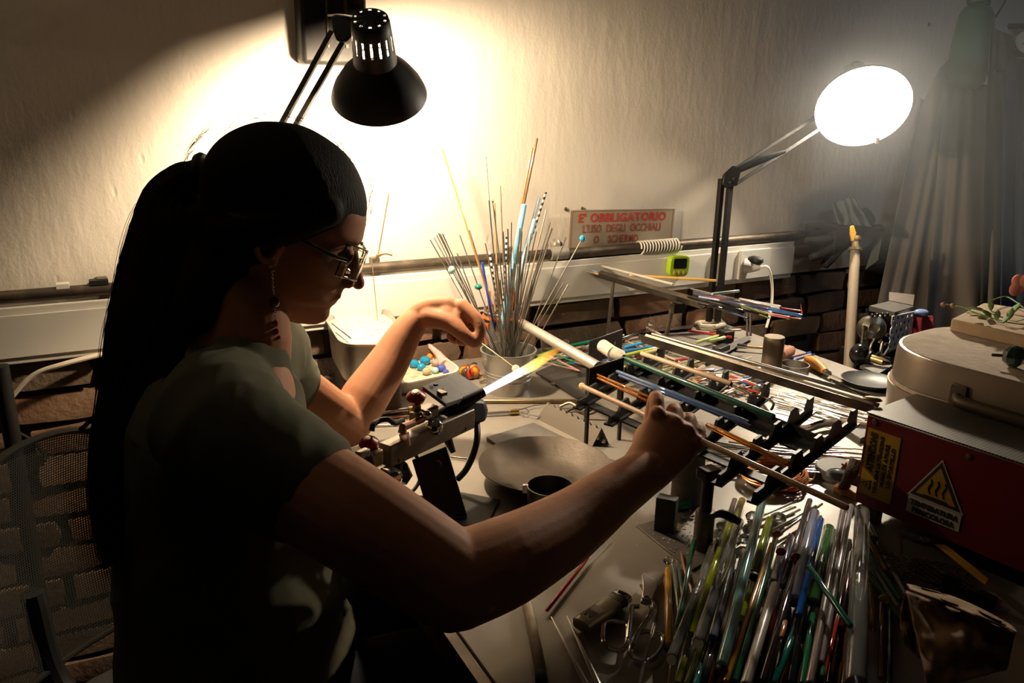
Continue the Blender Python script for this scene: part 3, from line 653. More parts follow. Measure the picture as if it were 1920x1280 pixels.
for x, y in ((1633, 592), (1642, 591), (1652, 590), (1661, 590), (1650, 640), (1660, 645), (1662, 628)): MB().lathe(D(x, y, 1.865), -FW, [(.005, 0), (.005, .006), (.002, .007)], 8).build('bolt', chrome, mx)
kn = thing('black_handwheel', 'shiny black knob on a brass shaft by the foot of the gas pipe', 'knob', D(1612, 690, 1.8))
MB().ball(D(1612, 664, 1.80), (.022, .022, .025), 16, 12).build('knob', mat('gloss_black', (.01, .01, .01), .12), kn)
MB().tube([D(1618, 667, 1.80), D(1632, 671, 1.79)], .016, 14).build('collar', black, kn)
MB().tube([D(1630, 670, 1.79), D(1655, 678, 1.77), D(1668, 680, 1.77)], [.009, .009, .005], 12).build('shaft', brass, kn)
single('grey_wedge', 'flat grey block under the brass shaft of the black knob', 'block', MB().prism([T(1612, 690), T(1650, 676), T(1672, 690), T(1645, 706)], EZ * .006), mat('flat_grey', (.16, .15, .135), .6))
single('red_box', 'small dark red box behind the perforated plate', 'box', MB().prism([D(1715, 592, 2.0), D(1750, 592, 1.98), D(1750, 640, 1.98), D(1715, 640, 2.0)], FW * .05), mat('red_carton', (.28, .02, .025), .5), bevel=.001)
single('plastic_stopper', 'clear and blue plastic cap on the dark red box', 'cap', MB().ball(D(1727, 587, 1.98), (.020, .012, .011), 14, 8), mat('blue_clear', (.25, .38, .65), .15, trans=.5))
# cart that carries the appliance behind the bench end
sc_c = D(1690, 660, 1.97)
ct = thing('side_cart', 'dark side table past the end of the bench carrying the appliance', 'table', (sc_c.x, sc_c.y, 0))
MB().box((sc_c.x + .07, sc_c.y + .02, .71), (.28, .28, .02), WR).build('tabletop', blacksteel, ct)
for a in (-.11, .11):
    for b in (-.11, .11): q = V((sc_c.x + .07, sc_c.y + .02, .35)) + EU * a + EV * b; MB().box(q, (.025, .025, .70), WR).build('leg', blacksteel, ct)
single('shallow_black_pan', 'shallow black round pan on the bench beside the kiln', 'pan', MB().lathe(T(1628, 722), EZ, [(.03, .001), (.045, .004), (.056, .014), (.054, .014), (.043, .006), (.02, .003)], 32), mat('pan_black', (.04, .038, .035), .45))

# ============================================================ ROD RACK
RZ = .125
rk = thing('rod_rack', 'black steel rack of notched bars on a post, holding glass rods', 'rack', T(1315, 1035))
r0, r1 = T(1090, 722, RZ + .02), T(1590, 950, RZ + .02); rdir = (r1 - r0); rdir.z = 0; rdir.normalize(); rside = V((-rdir.y, rdir.x, 0))
def comb(p, q, teeth=5):
    a, b = T(*p, RZ), T(*q, RZ); L = (b - a).length; ax = (b - a).normalized(); n = teeth * 4; poly = [a - EZ * .012]
    poly += [a - EZ * .012 + ax * L]
    for k in range(teeth, 0, -1):
        s0, s1, s2, s3 = (k - .05) / teeth, (k - .35) / teeth, (k - .5) / teeth, (k - .92) / teeth
        poly += [a + ax * L * s0 + EZ * .013, a + ax * L * s1 + EZ * .013, a + ax * L * s2 + EZ * .0, a + ax * L * s3 + EZ * .0]
    nrm = ax.cross(EZ)
    MB().prism([p_ - nrm * .002 for p_ in poly], nrm * .004).build('notched_bar', blacksteel, rk)
    MB().box((a + b) / 2 - EZ * .012, (L, .014, .003), Matrix((ax, nrm, EZ)).transposed()).build('bar_flange', blacksteel, rk)
for p, q in (((1082, 752), (1243, 662)), ((1141, 782), (1300, 684)), ((1215, 815), (1365, 706)), ((1282, 850), (1442, 728)), ((1345, 892), (1524, 756)), ((1412, 925), (1606, 778))): comb(p, q)
a, b = T(1170, 690, RZ - .016), T(1535, 848, RZ - .016); ax = (b - a).normalized()
MB().box((a + b) / 2, ((b - a).length, .042, .003), Matrix((ax, EZ.cross(ax), EZ)).transposed()).build('long_beam', blacksteel, rk)
MB().box((a + b) / 2 + EZ.cross(ax) * .020 + EZ * .007, ((b - a).length, .003, .014), Matrix((ax, EZ.cross(ax), EZ)).transposed()).build('beam_edge', blacksteel, rk)
a, b = T(1105, 758, RZ - .016), T(1470, 915, RZ - .016); ax = (b - a).normalized()
MB().box((a + b) / 2, ((b - a).length, .018, .003), Matrix((ax, EZ.cross(ax), EZ)).transposed()).build('long_beam', blacksteel, rk)
pb = T(1316, 1030); ptop = V((pb.x, pb.y, TZ + RZ - .015))
MB().tube([pb + EZ * .003, V((pb.x, pb.y, TZ + RZ - .016))], .0078, 18).build('post', blacksteel, rk)
MB().lathe(pb + EZ * .002, EZ, [(.0125, 0), (.0125, .052), (.0112, .055)], 22).build('sleeve', rusty, rk)
MB().tube(spline([pb + EZ * .048 + RT * .008, pb + EZ * .052 + RT * .022, pb + EZ * .045 + RT * .036, pb + EZ * .040 + RT * .046], 4), [.004, .004, .004, .005] + [.006] * 5 + [.005] * 3 + [.002], 10).build('wing_screw', blacksteel, rk)
cq = T(1330, 880, RZ - .03)
MB().box(V((ptop.x, ptop.y, ptop.z - .002)), (.026, .022, .016), WR).build('clamp', blacksteel, rk, bevel=.003)
bpm = mat('base_sheet', (.20, .18, .155), .45, metal=.5, var=(20, (.13, .115, .10), .4, .65))
single('base_sheet', 'grey steel sheet under the rack post, strewn with glass splinters', 'metal plate', MB().prism([T(1192, 988), T(1297, 1072), T(1400, 1010), T(1330, 950)], EZ * .003), bpm, bevel=.0005)
# end plate and rollers
q = [T(1103, 690, 0), T(1168, 668, 0)]
ep = thing('rack_end_plates', 'two black end plates at the upper end of the rack with a metal tube between', 'bracket', T(1130, 760))
for (x0, y0, x1, y1, h) in ((1104, 718, 1168, 695, .046), (1104, 664, 1166, 640, .046)):
    a, b = T(x0, y0, RZ), T(x1, y1, RZ); nn = EZ.cross((b - a).normalized()); c0 = (a + b) / 2
    MB().box(c0 + EZ * .002, ((b - a).length, .003, h), Matrix(((b - a).normalized(), nn, EZ)).transposed()).build('end_plate', blacksteel, ep, bevel=.001)
    MB().lathe(c0 + EZ * .004 + (b - a) * .22 + nn * -.002, -nn, [(.003, 0), (.003, .002)], 10).build('rivet', steel, ep)
    for s in (a, b): MB().box(V((s.x, s.y, TZ + (RZ - .02) / 2)), (.005, .005, RZ - .02), WR).build('foot', blacksteel, ep)
single('aluminium_tube', 'long bright aluminium tube slanting down from behind the bucket to the black plate', 'tube', MB().tube([T(978, 606, RZ + .012), T(1122, 688, RZ + .006)], .0095, 20), mat('aluminium', (.66, .60, .52), .38, metal=.75))
wt = thing('white_roller', 'short white cylinder resting on the black end plate', 'roller', T(1145, 665, RZ))
MB().tube([T(1130, 648, RZ + .025), T(1150, 662, RZ + .022)], .0115, 20).build('roller_body', mat('chalk_white', (.62, .56, .47), .6), wt)
MB().tube([T(1151, 662, RZ + .022), T(1164, 668, RZ + .02), T(1170, 671, RZ + .02)], [.0115, .011, .006], 20).build('roller_end', mat('chalk_white', (.62, .56, .47), .6), wt)
RR = RZ + .014
def rr(name, label, p1, p2, w_, m, dz=0, group=None, cat='glass rod', dz2=None): return rodpx(name, label, p1, p2, w_, m, RR + dz, RR + (dz if dz2 is None else dz2), group, cat)
amber = glass('amber', (.95, .32, .03), .8); blueg = glass('steel_blue', (.16, .26, .48), .55); darkgreen = cane('dark_green', (.012, .085, .055), .3)
beige = cane('beige', (.60, .38, .22), .35); pinkb = cane('pinkish_beige', (.62, .42, .27), .35)
rr('glass_rod', 'long beige glass rod gripped in the fist and tipped with a small glowing knob', (1092, 724), (1590, 952), 11, beige, .004)
MB_ = MB().ball(T(1091, 723, RR + .004), .0048, 10, 8); tag(MB_.build('molten_tip', mat('molten_tip', (1, .6, .3), .4, emis=(1, .35, .08), es=.6)), 'rounded orange glowing tip on the rod in the fist', 'glass tip')
rr('glass_rod', 'thick dark green glass rod lying along the rack', (1172, 672), (1452, 782), 12, darkgreen, .006)
rr('glass_rod', 'steel-blue glass rod lying on the rack above the knuckles, the upper of the two', (1156, 696), (1404, 792), 8, blueg, 0)
rr('glass_rod', 'steel-blue glass rod lying on the rack above the knuckles, the lower of the two', (1160, 704), (1408, 800), 7, glass('navy', (.07, .12, .32), .5), -.002)
rr('glass_rod', 'amber glass rod on the rack with its end bent up, left of the knuckles', (1119, 702), (1216, 744), 5, amber, 0)
rr('glass_rod', 'amber glass rod on the rack lying just below the one with the bent end', (1120, 708), (1214, 752), 5, glass('deep_amber', (.75, .2, .02), .7), -.002)
rr('glass_rod', 'thick amber glass rod on the rack right of the fist, bright underneath', (1325, 796), (1481, 870), 11, amber, 0)
rr('glass_rod', 'pale beige glass rod on the far side of the rack', (1202, 662), (1372, 720), 10, pinkb, .002)
tl = thing('hooked_tool', 'thin dark hooked tool in line with the pale beige rod', 'tool', T(1420, 740, RR))
MB().tube(spline([T(1372, 722, RR), T(1405, 738, RR), T(1436, 746, RR), T(1450, 756, RR), T(1446, 768, RR - .006)], 6), .0019, 8).build('hook', rusty, tl)
# long angle tray
def angle_tray(name, label, A, B, wdt, z, cat='tray', back=.016):
    a, b = T(*A, z), T(*B, z); ax = (b - a).normalized(); nn = EZ.cross(ax).normalized()
    root = thing(name, label, cat, (a + b) / 2)
    cor = lambda p, w_, h: p + nn * w_ + EZ * h
    mb = MB(); t = .0018
    mb.hexa([cor(a, 0, 0), cor(b, 0, 0), cor(b, t, 0), cor(a, t, 0)], [cor(a, -wdt, .017), cor(b, -wdt, .017), cor(b, -wdt + t, .017), cor(a, -wdt + t, .017)])
    mb.build('side', rusty, root)
    mb = MB(); mb.hexa([cor(a, 0, 0), cor(b, 0, 0), cor(b, 0, t), cor(a, 0, t)], [cor(a, wdt, .013), cor(b, wdt, .013), cor(b, wdt, .013 + t), cor(a, wdt, .013 + t)]); mb.build('side', rusty, root)
    return root, a, b, ax, nn
at, a, b, ax, nn = angle_tray('angle_tray', 'long rusty angle-iron tray lying across the rack, above the green rod', (1203, 642), (1640, 778), .010, RZ + .022)
MB().rod(T(1222, 626, RZ + .038), T(1630, 742, RZ + .038), .0034, 12).build('inner_rod', steel, at)
sp = thing('spoon_tool', 'steel rod ending in a flat oval spoon at the kiln end of the long tray', 'tool', T(1637, 745, RZ + .04))
MB().ball(T(1636, 748, RZ + .042), (.013, .006, .0035), 14, 8, Matrix.Rotation(math.radians(-32), 3, 'Z')).build('spoon', darkbrass, sp)
MB().rod(T(1560, 715, RZ + .05), T(1628, 745, RZ + .043), .0016, 8).build('shank', chrome, sp)
# high tray
ut_, a, b, ax, nn = angle_tray('high_tray', 'rusty steel tray raised on a thin post, full of thin coloured canes', (1116, 519), (1318, 580), .017, .165)
pq = T(1262, 566, .165); gq = V((pq.x, pq.y, TZ))
MB().tube([pq, gq + V((-.02, .0, .0))], .005, 10).build('post', rusty, ut_)
pq2 = T(1150, 530, .165); MB().tube([pq2, V((pq2.x - .01, pq2.y, TZ))], .004, 10).build('post', rusty, ut_)
MB().box(pq - EZ * .012 + RT * .01, (.03, .016, .02), WR).build('clamp', blacksteel, ut_)
def cz(name, col, p1, p2, w_, label, dz=.02, g=False): return rodpx('glass_cane', label, p1, p2, w_, (glass if g else cane)(name, col), .165 + dz, .165 + dz, cat='glass cane')
cz('yellow', (.72, .42, .10), (1180, 516), (1343, 526), 5, 'yellow cane sticking out of the high tray towards the lamp post')
cz('clear_grey', (.55, .50, .42), (1126, 498), (1262, 533), 5, 'clear cane along the wall side of the high tray', .024)
cz('light_blue', (.30, .40, .58), (1064, 495), (1120, 510), 3, 'thin pale blue cane poking out of the left end of the high tray')
cz('tan', (.55, .38, .2), (1088, 505), (1122, 514), 4, 'short tan cane poking out of the left end of the high tray', .016)
cz('pale_teal', (.45, .62, .60), (1335, 551), (1386, 545), 5, 'short pale teal cane crossing the end of the high tray', .03)
canes = [('indigo', (.04, .05, .14), (1300, 550), (1442, 586), 5, 0), ('black', (.015, .015, .02), (1290, 556), (1438, 592), 6, 1), ('lime', (.45, .58, .10), (1390, 576), (1442, 596), 3, 1), ('lime', (.45, .58, .10), (1388, 571), (1440, 589), 3, 1),
 ('milk', (.70, .68, .70), (1385, 562), (1464, 577), 9, 0), ('bright_blue', (.03, .22, .65), (1440, 578), (1505, 593), 7, 1), ('red', (.50, .02, .03), (1325, 555), (1503, 583), 2.5, 0), ('pink', (.62, .36, .29), (1420, 584), (1481, 596), 6, 0),
 ('navy2', (.03, .05, .16), (1330, 572), (1402, 596), 4, 0), ('lilac', (.38, .38, .55), (1310, 556), (1398, 571), 4, 0), ('silver', (.55, .55, .55), (1295, 541), (1420, 570), 3, 1), ('smoke', (.22, .2, .22), (1300, 546), (1445, 576), 4, 1),
 ('red', (.50, .02, .03), (1450, 590), (1502, 598), 2, 0), ('white2', (.6, .6, .58), (1320, 562), (1372, 583), 3, 0), ('black', (.015, .015, .02), (1310, 568), (1395, 586), 7, 1), ('indigo', (.04, .05, .14), (1350, 562), (1440, 580), 5, 0)]
lab_ = {'indigo': 'dark indigo', 'milk': 'thick milk-white', 'navy2': 'navy', 'white2': 'thin white', 'bright_blue': 'bright blue', 'smoke': 'smoky', 'silver': 'clear silvery'}
seen = {}
for nme, col, p1, p2, w_, g in canes:
    k = seen.get(nme, 0); seen[nme] = k + 1
    tail = ['lying in the open end of the high tray', 'in the high tray, lying just beside the other one of its colour'][min(k, 1)]
    cz(nme, col, p1, p2, w_, '%s cane %s' % (lab_.get(nme, nme), tail), .012 + .003 * (k + g), g)
single('red_spike', 'thin pointed red glass spike standing up at the tip of the blue cane', 'glass shard', MB().tube([T(1504, 588, .18), T(1501, 570, .19)], [.0016, .0003], 8), glass('red', (.7, .03, .05), .5))

# ============================================================ BUCKET, JAR AND THEIR RODS
bk = T(952, 731); bkt = thing('tin_bucket', 'small grey metal bucket full of thin steel mandrels', 'bucket', bk)
MB().lathe(bk, EZ, [(.041, .001), (.043, .0), (.0445, .02), (.0475, .045), (.0545, .084), (.0565, .0835), (.0565, .086), (.053, .086), (.046, .045), (.041, .004)], 48, caps=True).build('bucket_body', tin, bkt)
for h in (.028, .038, .044): MB().tube([bk + EZ * h + V((math.cos(t), math.sin(t), 0)) * (.0438 + h * .085) for t in [2 * PI * i / 40 for i in range(40)]], .0008, 6, closed=True).build('rib', tin, bkt)
jq = D(940, 577, 1.72); jb = V((jq.x, jq.y, TZ)); jh = jq.z - TZ
jar = thing('clip_jar', 'glass jar with an orange rubber ring standing behind the bucket, holding glass rods', 'jar', jb)
clear = glass('clear', (.92, .95, .93), .97, .02)
jarm = mat('jar_metal', (.45, .42, .38), .25, metal=.85)
MB().lathe(jb, EZ, [(.036, .001), (.040, .006), (.040, jh - .035), (.036, jh - .022), (.037, jh - .008), (.037, jh), (.034, jh), (.033, jh - .02), (.036, jh - .04), (.036, .008)], 40).build('jar_body', jarm, jar)
orange = mat('orange_rubber', (.75, .16, .03), .5)
MB().tube([jb + EZ * (jh - .018) + V((math.cos(t), math.sin(t), 0)) * .039 for t in [2 * PI * i / 40 for i in range(40)]], .0035, 8, closed=True).build('rubber_ring', orange, jar)
MB().tube([jb + EZ * (jh - .006) + V((math.cos(t), math.sin(t), 0)) * .0385 for t in [2 * PI * i / 40 for i in range(40)]], .0016, 6, closed=True).build('wire_ring', chrome, jar)
c = jb + V((-.030, -.028, jh - .05)); MB().box(c, (.012, .003, .045), Matrix.Rotation(math.radians(-45), 3, 'Z')).build('jar_label', orange, jar)
def z4(x, y): return (780 + x / 3.556, 240 + y / 3.556)
tops = [(95, 745), (120, 730), (138, 712), (150, 700), (163, 703), (176, 705), (275, 835), (292, 715), (355, 680), (465, 190), (486, 480), (510, 485), (562, 385), (580, 690), (612, 672), (462, 768), (637, 628), (692, 668),
        (706, 688), (868, 546), (895, 628), (907, 668), (1000, 728), (985, 1032), (1016, 1042), (830, 720), (858, 742), (880, 772), (802, 690), (776, 1012), (656, 900), (738, 790), (765, 700), (532, 905), (620, 870), (680, 790), (716, 925), (820, 900), (560, 1010), (600, 930), (640, 940), (700, 860)]
ml = 'plain thin steel mandrel standing in the bucket'
sp_l = {0: 'outermost of the mandrels leaning left out of the bucket, over the hand', 7: 'mandrel carrying a dark green bead, leaning left in the bucket', 9: 'tallest and thinnest mandrel standing upright in the bucket', 11: 'mandrel with a small green tip behind the tall upright ones', 12: 'tall brown mandrel leaning a little right of the upright thin one', 19: 'brown-tipped mandrel leaning right beside the striped cane', 22: 'mandrel leaning far right, just left of the blue-topped one', 23: 'short mandrel leaning far right in the bucket, the inner of two', 24: 'short mandrel leaning far right in the bucket, the outer of two'}
brn = mat('brown_wire', (.20, .14, .085), .4, metal=.6)
for i, (x, y) in enumerate(tops):
    px, py = z4(x, y); top = D(px, py, 1.50 + R_.uniform(-.04, .13)); t = (px - 952) / 140
    b0 = bk + EZ * .006 + V((max(-1, min(1, t * 1.0)) * -.012 + R_.uniform(-.014, .014), R_.uniform(-.02, .016), 0))
    if i == 24 or i == 23: top = D(px, py, 1.55)
    r = .0013 if i not in (9, 16) else .0011
    mm_ = brn if i in (12, 19, 15) else wire
    o = single('mandrel', sp_l.get(i, ml), 'mandrel', MB().tube([b0, top], r, 7), mm_, group='mandrels in the bucket')
    if i == 7:
        q = b0 + (top - b0) * .66; MB().ball(q, (.008, .008, .006), 14, 8).build('bead', cane('bead_green', (.01, .16, .12)), o)
    if i == 11: MB().ball(top, .003, 8, 6).build('bead', cane('moss', (.15, .2, .04)), o)
q = D(1092, 447, 1.56); b0 = bk + V((-.015, .01, .006))
o = single('mandrel', 'mandrel topped with a bright blue glass bead, leaning far right', 'mandrel', MB().tube([b0, q], .0012, 8), mat('pale_wire', (.6, .57, .52), .35, metal=.8), group='mandrels in the bucket')
MB().ball(q, (.0062, .0062, .0068), 9, 6).build('bead', glass('bead_blue', (.05, .50, .85), .4), o, sharp=10)
q = D(847, 506, 1.5); single('pale_green_bead', 'pale aqua bead on the mandrels over the hand', 'bead', MB().ball(q, (.007, .007, .008), 12, 8), glass('aqua', (.45, .8, .75), .5))
# rods in the jar
def jr(label, top, w_, m, d=1.72, off=(0, 0), bot=None, name='glass_rod'):
    a = jb + V((off[0], off[1], .01)); t_ = D(*top, d); r = w_ * .5 * d / F_PX
    return single(name, label, 'glass rod', MB().rod(a, t_, r, 10), m, group='rods in the clip jar')
jr('long thin orange rod leaning far left out of the jar', (830, 281), 3.2, cane('pale_orange', (.48, .22, .05)), 1.56, (.02, -.02))
jr('long tan rod in the jar leaning right, the shorter of the tall pair', (998, 277), 4, cane('tan2', (.36, .20, .07)), 1.62, (-.018, 0))
jr('longest rod in the jar, dark-tipped and leaning right', (1007, 259), 5, cane('brown_tan', (.15, .09, .045)), 1.60, (-.018, -.01))
jr('thick sky-blue glass rod leaning right in the jar', (983, 382), 11, cane('sky_blue', (.22, .55, .72), .15), 1.60, (-.012, -.028))
jr('cobalt blue rod standing low in the jar', (904, 492), 5, cane('cobalt', (.02, .05, .45)), 1.62, (0, -.02))
jr('short tan rod at the left of the jar', (927, 380), 4, cane('tan3', (.40, .25, .1)), 1.62, (.0, .01))
jr('clear blue-tinted rod leaning right behind the sky-blue one', (1011, 370), 6, glass('ice_blue', (.55, .70, .90), .6), 1.66, (-.014, .01))
jr('pale blue clear rod right of the sky-blue one', (1003, 410), 9, glass('pale_blue', (.5, .75, .9), .5), 1.66, (-.01, .0))
for i, (x, y, c_) in enumerate(((916, 545, (.5, .13, .05)), (928, 536, (.55, .35, .18)), (935, 530, (.6, .5, .4)), (962, 540, (.45, .12, .05)), (970, 530, (.35, .12, .06)), (950, 520, (.6, .55, .45)))):
    jr('short %s rod low in the jar' % ['brick red', 'light brown', 'cream', 'dark red-brown', 'maroon', 'off-white'][i], (x, y), 7, cane('jar%d' % i, c_), 1.70, ((x - 940) * .0006, R_.uniform(-.02, .02)))
def stripes():
    m = mat('striped_cane', (.02, .02, .02), .3); nt = m.node_tree; N = nt.nodes; L = nt.links
    wv = N.new('ShaderNodeTexWave'); wv.bands_direction = 'Z'; wv.inputs['Scale'].default_value = 26; L.new(N['Texture Coordinate'].outputs['Object'], wv.inputs[0])
    r = N.new('ShaderNodeValToRGB'); r.color_ramp.interpolation = 'CONSTANT'; r.color_ramp.elements[0].color = (.02, .02, .02, 1); r.color_ramp.elements[1].position = .5; r.color_ramp.elements[1].color = (.8, .78, .72, 1)
    L.new(wv.outputs[0], r.inputs[0]); L.new(r.outputs[0], N['Principled BSDF'].inputs['Base Color']); return m
stm = stripes()
jr('black and white striped cane leaning right out of the jar, black-tipped', (1024, 360), 4.5, stm, 1.70, (-.02, 0))
jr('black and white striped cane standing near the middle of the jar', (950, 442), 4.5, stm, 1.64, (.0, -.02))
jr('shorter striped cane at the left of the jar', (918, 472), 4.5, stm, 1.64, (.01, -.015))
jr('dark grey rod leaning right low in the jar', (988, 462), 7, cane('charcoal', (.05, .05, .05)), 1.72, (-.01, .01))
# rods standing in the tin (placed later)

# ============================================================ TINS, BEADS, LEFT SIDE OF THE BENCH
zr = .078
def tin_box(name, label, corners, h, m, fill=None, cat='tin', wallt=.004, taper=.90, z0=0.0):
    """rounded open box, corners = rim outline on the height of the rim"""
    h = h + z0; rim = [T(x, y, h) for x, y in corners]; c = sum(rim, V()) / 4; root = thing(name, label, cat, V((c.x, c.y, TZ + z0)))
    def outline(s, z, k=6, rr=.22):
        pts = [c + (p - c) * s for p in rim]; out = []
        for i in range(4):
            p, a, b = pts[i], pts[i - 1], pts[(i + 1) % 4]; p0 = p + (a - p) * rr; p1 = p + (b - p) * rr
            for j in range(k + 1): t = j / k; out.append(p0 * (1 - t) ** 2 + p * 2 * t * (1 - t) + p1 * t * t)
        return [V((q.x, q.y, z)) for q in out]
    lo = TZ + h
    rs = [outline(taper, TZ + z0 + .001), outline(taper + .01, TZ + z0 + .004), outline(.985, lo - .006), outline(1.03, lo - .003), outline(1.03, lo), outline(.975, lo), outline(.96, lo - .006), outline(taper - .02, TZ + z0 + .004)]
    loft(rs).build('tin_body', m, root)
    return root, outline, c
tb, out_, ctin = tin_box('annealing_tin', 'deep rounded metal tin filled with pale granules behind the raised forearm', [(607, 590), (640, 645), (770, 645), (726, 576)], zr, tin, z0=.062)
zq = zr + .062
verm = mat('granules', (.62, .52, .40), .95, bump=(130, 1, .004), var=(60, (.30, .24, .18), .55, .72))
mb = MB(); o1 = out_(.955, TZ + zq - .012); n = len(o1); vs = [ctin + V((0, 0, 0))]; vs[0] = V((ctin.x, ctin.y, TZ + zq - .003)); 
for k, s in enumerate((.25, .5, .75, 1.0)):
    for q in o1: p = V((ctin.x, ctin.y, 0)) + (V((q.x, q.y, 0)) - V((ctin.x, ctin.y, 0))) * s; vs.append(V((p.x, p.y, TZ + zq - .010 + .004 * noise.noise(p * 60) + .004 * (1 - s))))
fs = [(0, 1 + k, 1 + (k + 1) % n) for k in range(n)] + [(1 + r * n + k, 1 + r * n + (k + 1) % n, 1 + (r + 1) * n + (k + 1) % n, 1 + (r + 1) * n + k) for r in range(3) for k in range(n)]
mb.add(vs, fs); tag(mb.build('granules', verm, sharp=180), 'pale vermiculite-like granules filling the deep tin', 'granules', kind='stuff')
mdl = ['thin mandrel leaning right, stuck in the tin of granules', 'thin mandrel leaning left, stuck in the tin of granules']
for i, (p, q) in enumerate((((689, 592), (729, 358)), ((709, 612), (697, 486)))):
    single('mandrel', mdl[i], 'mandrel', MB().tube([T(*p, zq - .02), D(*q, dep(T(*p, zq)) + .02)], .0009, 7), mat('gold_wire', (.5, .38, .2), .4, metal=.7))
single('mandrel', 'short mandrel lying on the granules at the tin\'s near edge', 'mandrel', MB().rod(T(622, 606, zq + .002), T(658, 634, zq + .002), .0014, 8), rusty)
single('support_block', 'dark wooden block under the deep tin of granules', 'block', MB().prism([V((q.x, q.y, TZ)) for q in out_(.86, TZ)], EZ * .0618), mat('dark_wood', (.07, .045, .03), .8))
single('grey_strips', 'dark metal strip leaning against the tin of granules, the longer one', 'metal strip', MB().hexa([T(600, 686, .004), T(604, 680, .004), T(640, 720, .003), T(636, 724, .003)], [T(598, 660, .02), T(602, 655, .02), T(640, 700, .012), T(636, 703, .012)]), graphite)
single('round_lid', 'small pale round lid on the bench behind the elbow', 'lid', MB().lathe(T(600, 716), EZ, [(.022, 0), (.023, .004), (.021, .007), (.008, .006)], 28), mat('lid_pale', (.42, .37, .28), .5))
# enamel tray with beads
et, eo, ec = tin_box('bead_tray', 'white enamel tray of glass beads behind the raised forearm', [(690, 668), (738, 722), (868, 694), (800, 646)], .030, mat('white_enamel2', (.66, .61, .53), .3), taper=.86)
tag(MB().prism([q - EZ * .0 for q in eo(.86, TZ + .005)], EZ * .007).build('shell_chips', mat('chips', (.62, .52, .36), .85, bump=(140, 1, .004), var=(90, (.32, .26, .18), .5, .7))), 'loose pale chips covering the bottom of the bead tray', 'chips', kind='stuff')
for i in range(70):
    pass
bt = glass('turquoise', (.03, .42, .80), .45); bcl = glass('honey_clear', (.75, .68, .45), .6)
beads = [('blue', (772, 655), .014, glass('azure', (.12, .5, .82), .25), 'large sky-blue faceted glass bead at the far side of the tray'), ('b', (777, 682), .011, bt, 'turquoise bead nearest the forearm in the tray'), ('b', (797, 676), .012, bt, 'turquoise bead in the middle of the tray'),
    ('b', (790, 688), .010, bt, 'small turquoise bead in front of the middle one'), ('b', (800, 696), .010, bcl, 'honey-coloured clear bead near the front of the tray'), ('b', (828, 690), .010, glass('violet', (.10, .14, .62), .4), 'violet-blue bead at the right end of the tray'),
    ('b', (817, 680), .010, glass('rose_clear', (.7, .55, .5), .6), 'clear pinkish bead by the pink stopper'), ('b', (790, 660), .011, bcl, 'clear bead at the back of the tray'), ('b', (806, 668), .008, cane('orange_bead', (.75, .25, .05)), 'small orange bead beside the pink stopper'),
    ('b', (836, 697), .007, glass('violet', (.1, .14, .62), .4), 'smallest violet bead at the tray corner'), ('b', (816, 694), .008, cane('aqua_bead', (.35, .65, .6)), 'aqua bead between the honey and violet ones'), ('b', (793, 668), .007, cane('cream_bead', (.7, .6, .4)), 'cream bead at the middle of the tray')]
for nme, p, r, m_, lb_ in beads: single('glass_bead', lb_, 'bead', MB().ball(T(*p, .014 + r * .5), (r, r, r * .85), 10, 7), m_, group='beads in the enamel tray', sharp=12 if r > .0105 else 60)
ps = thing('pink_stopper', 'pink glass cone standing among the beads in the enamel tray', 'glass piece', T(822, 684, .012))
MB().tube([T(835, 684, .016), T(822, 664, .03), T(803, 646, .04)], [.014, .008, .0045], 16).build('cone', cane('pink_glass', (.75, .45, .42), .2), ps)
single('wire_sphere', 'clear glass dome with metallic lines behind the forearm', 'glass piece', MB().ball(T(779, 642, .02), (.016, .016, .012), 16, 10), glass('grey_clear', (.5, .5, .48), .7))
# pumpkin
pmk = thing('glass_pumpkin', 'small ribbed glass pumpkin in red and amber beside the bucket', 'ornament', T(880, 700))
for k in range(8):
    t = 2 * PI * k / 8 + .2; cc = T(880, 697, .012) + V((math.cos(t), math.sin(t), 0)) * .012
    MB().ball(cc, (.0105, .0105, .0125), 12, 8).build('segment', [glass('ruby', (.75, .06, .02), .45), glass('amber2', (.85, .4, .03), .5), glass('smoke2', (.12, .08, .05), .5)][k % 3], pmk)
MB().tube(spline([T(880, 694, .024), T(880, 686, .03), T(888, 680, .034), T(894, 682, .03)], 4), .0015, 8).build('stem', glass('smoke2', (.12, .08, .05)), pmk)
single('glass_scraps', 'dark curled glass scrap lying under the pumpkin', 'glass scrap', MB().tube(spline([T(892, 706, .003), T(905, 702, .006), T(912, 710, .006), T(900, 716, .004)], 5), .0022, 8), cane('brown_scrap', (.18, .10, .04)))

# ============================================================ TORCH
def td(x): return 1.03 + (x - 720) / 165 * .14
def Q(x, y, dd=0): return D(x, y, td(x) + dd)
to = thing('bench_torch', 'bench burner with two red knobs on a black stand, its flame pointing right', 'torch', T(850, 985))
grm = mat('cast_alloy', (.30, .27, .23), .45, metal=.6, bump=(120, .2, .001), var=(20, (.22, .19, .16), .4, .7))
tax = (Q(890, 775) - Q(725, 850)).normalized(); tn, ty_, _ = axes(tax, EZ)
TR = Matrix((tax, tn, ty_)).transposed()
if (TR @ V((0, 0, 1))).z < 0: TR = Matrix((tax, tn, -ty_)).transposed()
bc = (Q(727, 852) + Q(875, 782)) / 2; bl2 = (Q(722, 852) - Q(880, 780)).length
MB().box(bc, (bl2, .022, .030), TR).build('rail', grm, to, bevel=.002)
for x, y in ((738, 837), (745, 862), (865, 780), (870, 803)): MB().lathe(Q(x, y, -.010), -FW, [(.0035, 0), (.0035, .003)], 10).build('screw', blacksteel, to)
st_ = [Q(772, 862, -.012), Q(837, 836, -.012), T(876, 968, .006), T(806, 972, .006)]
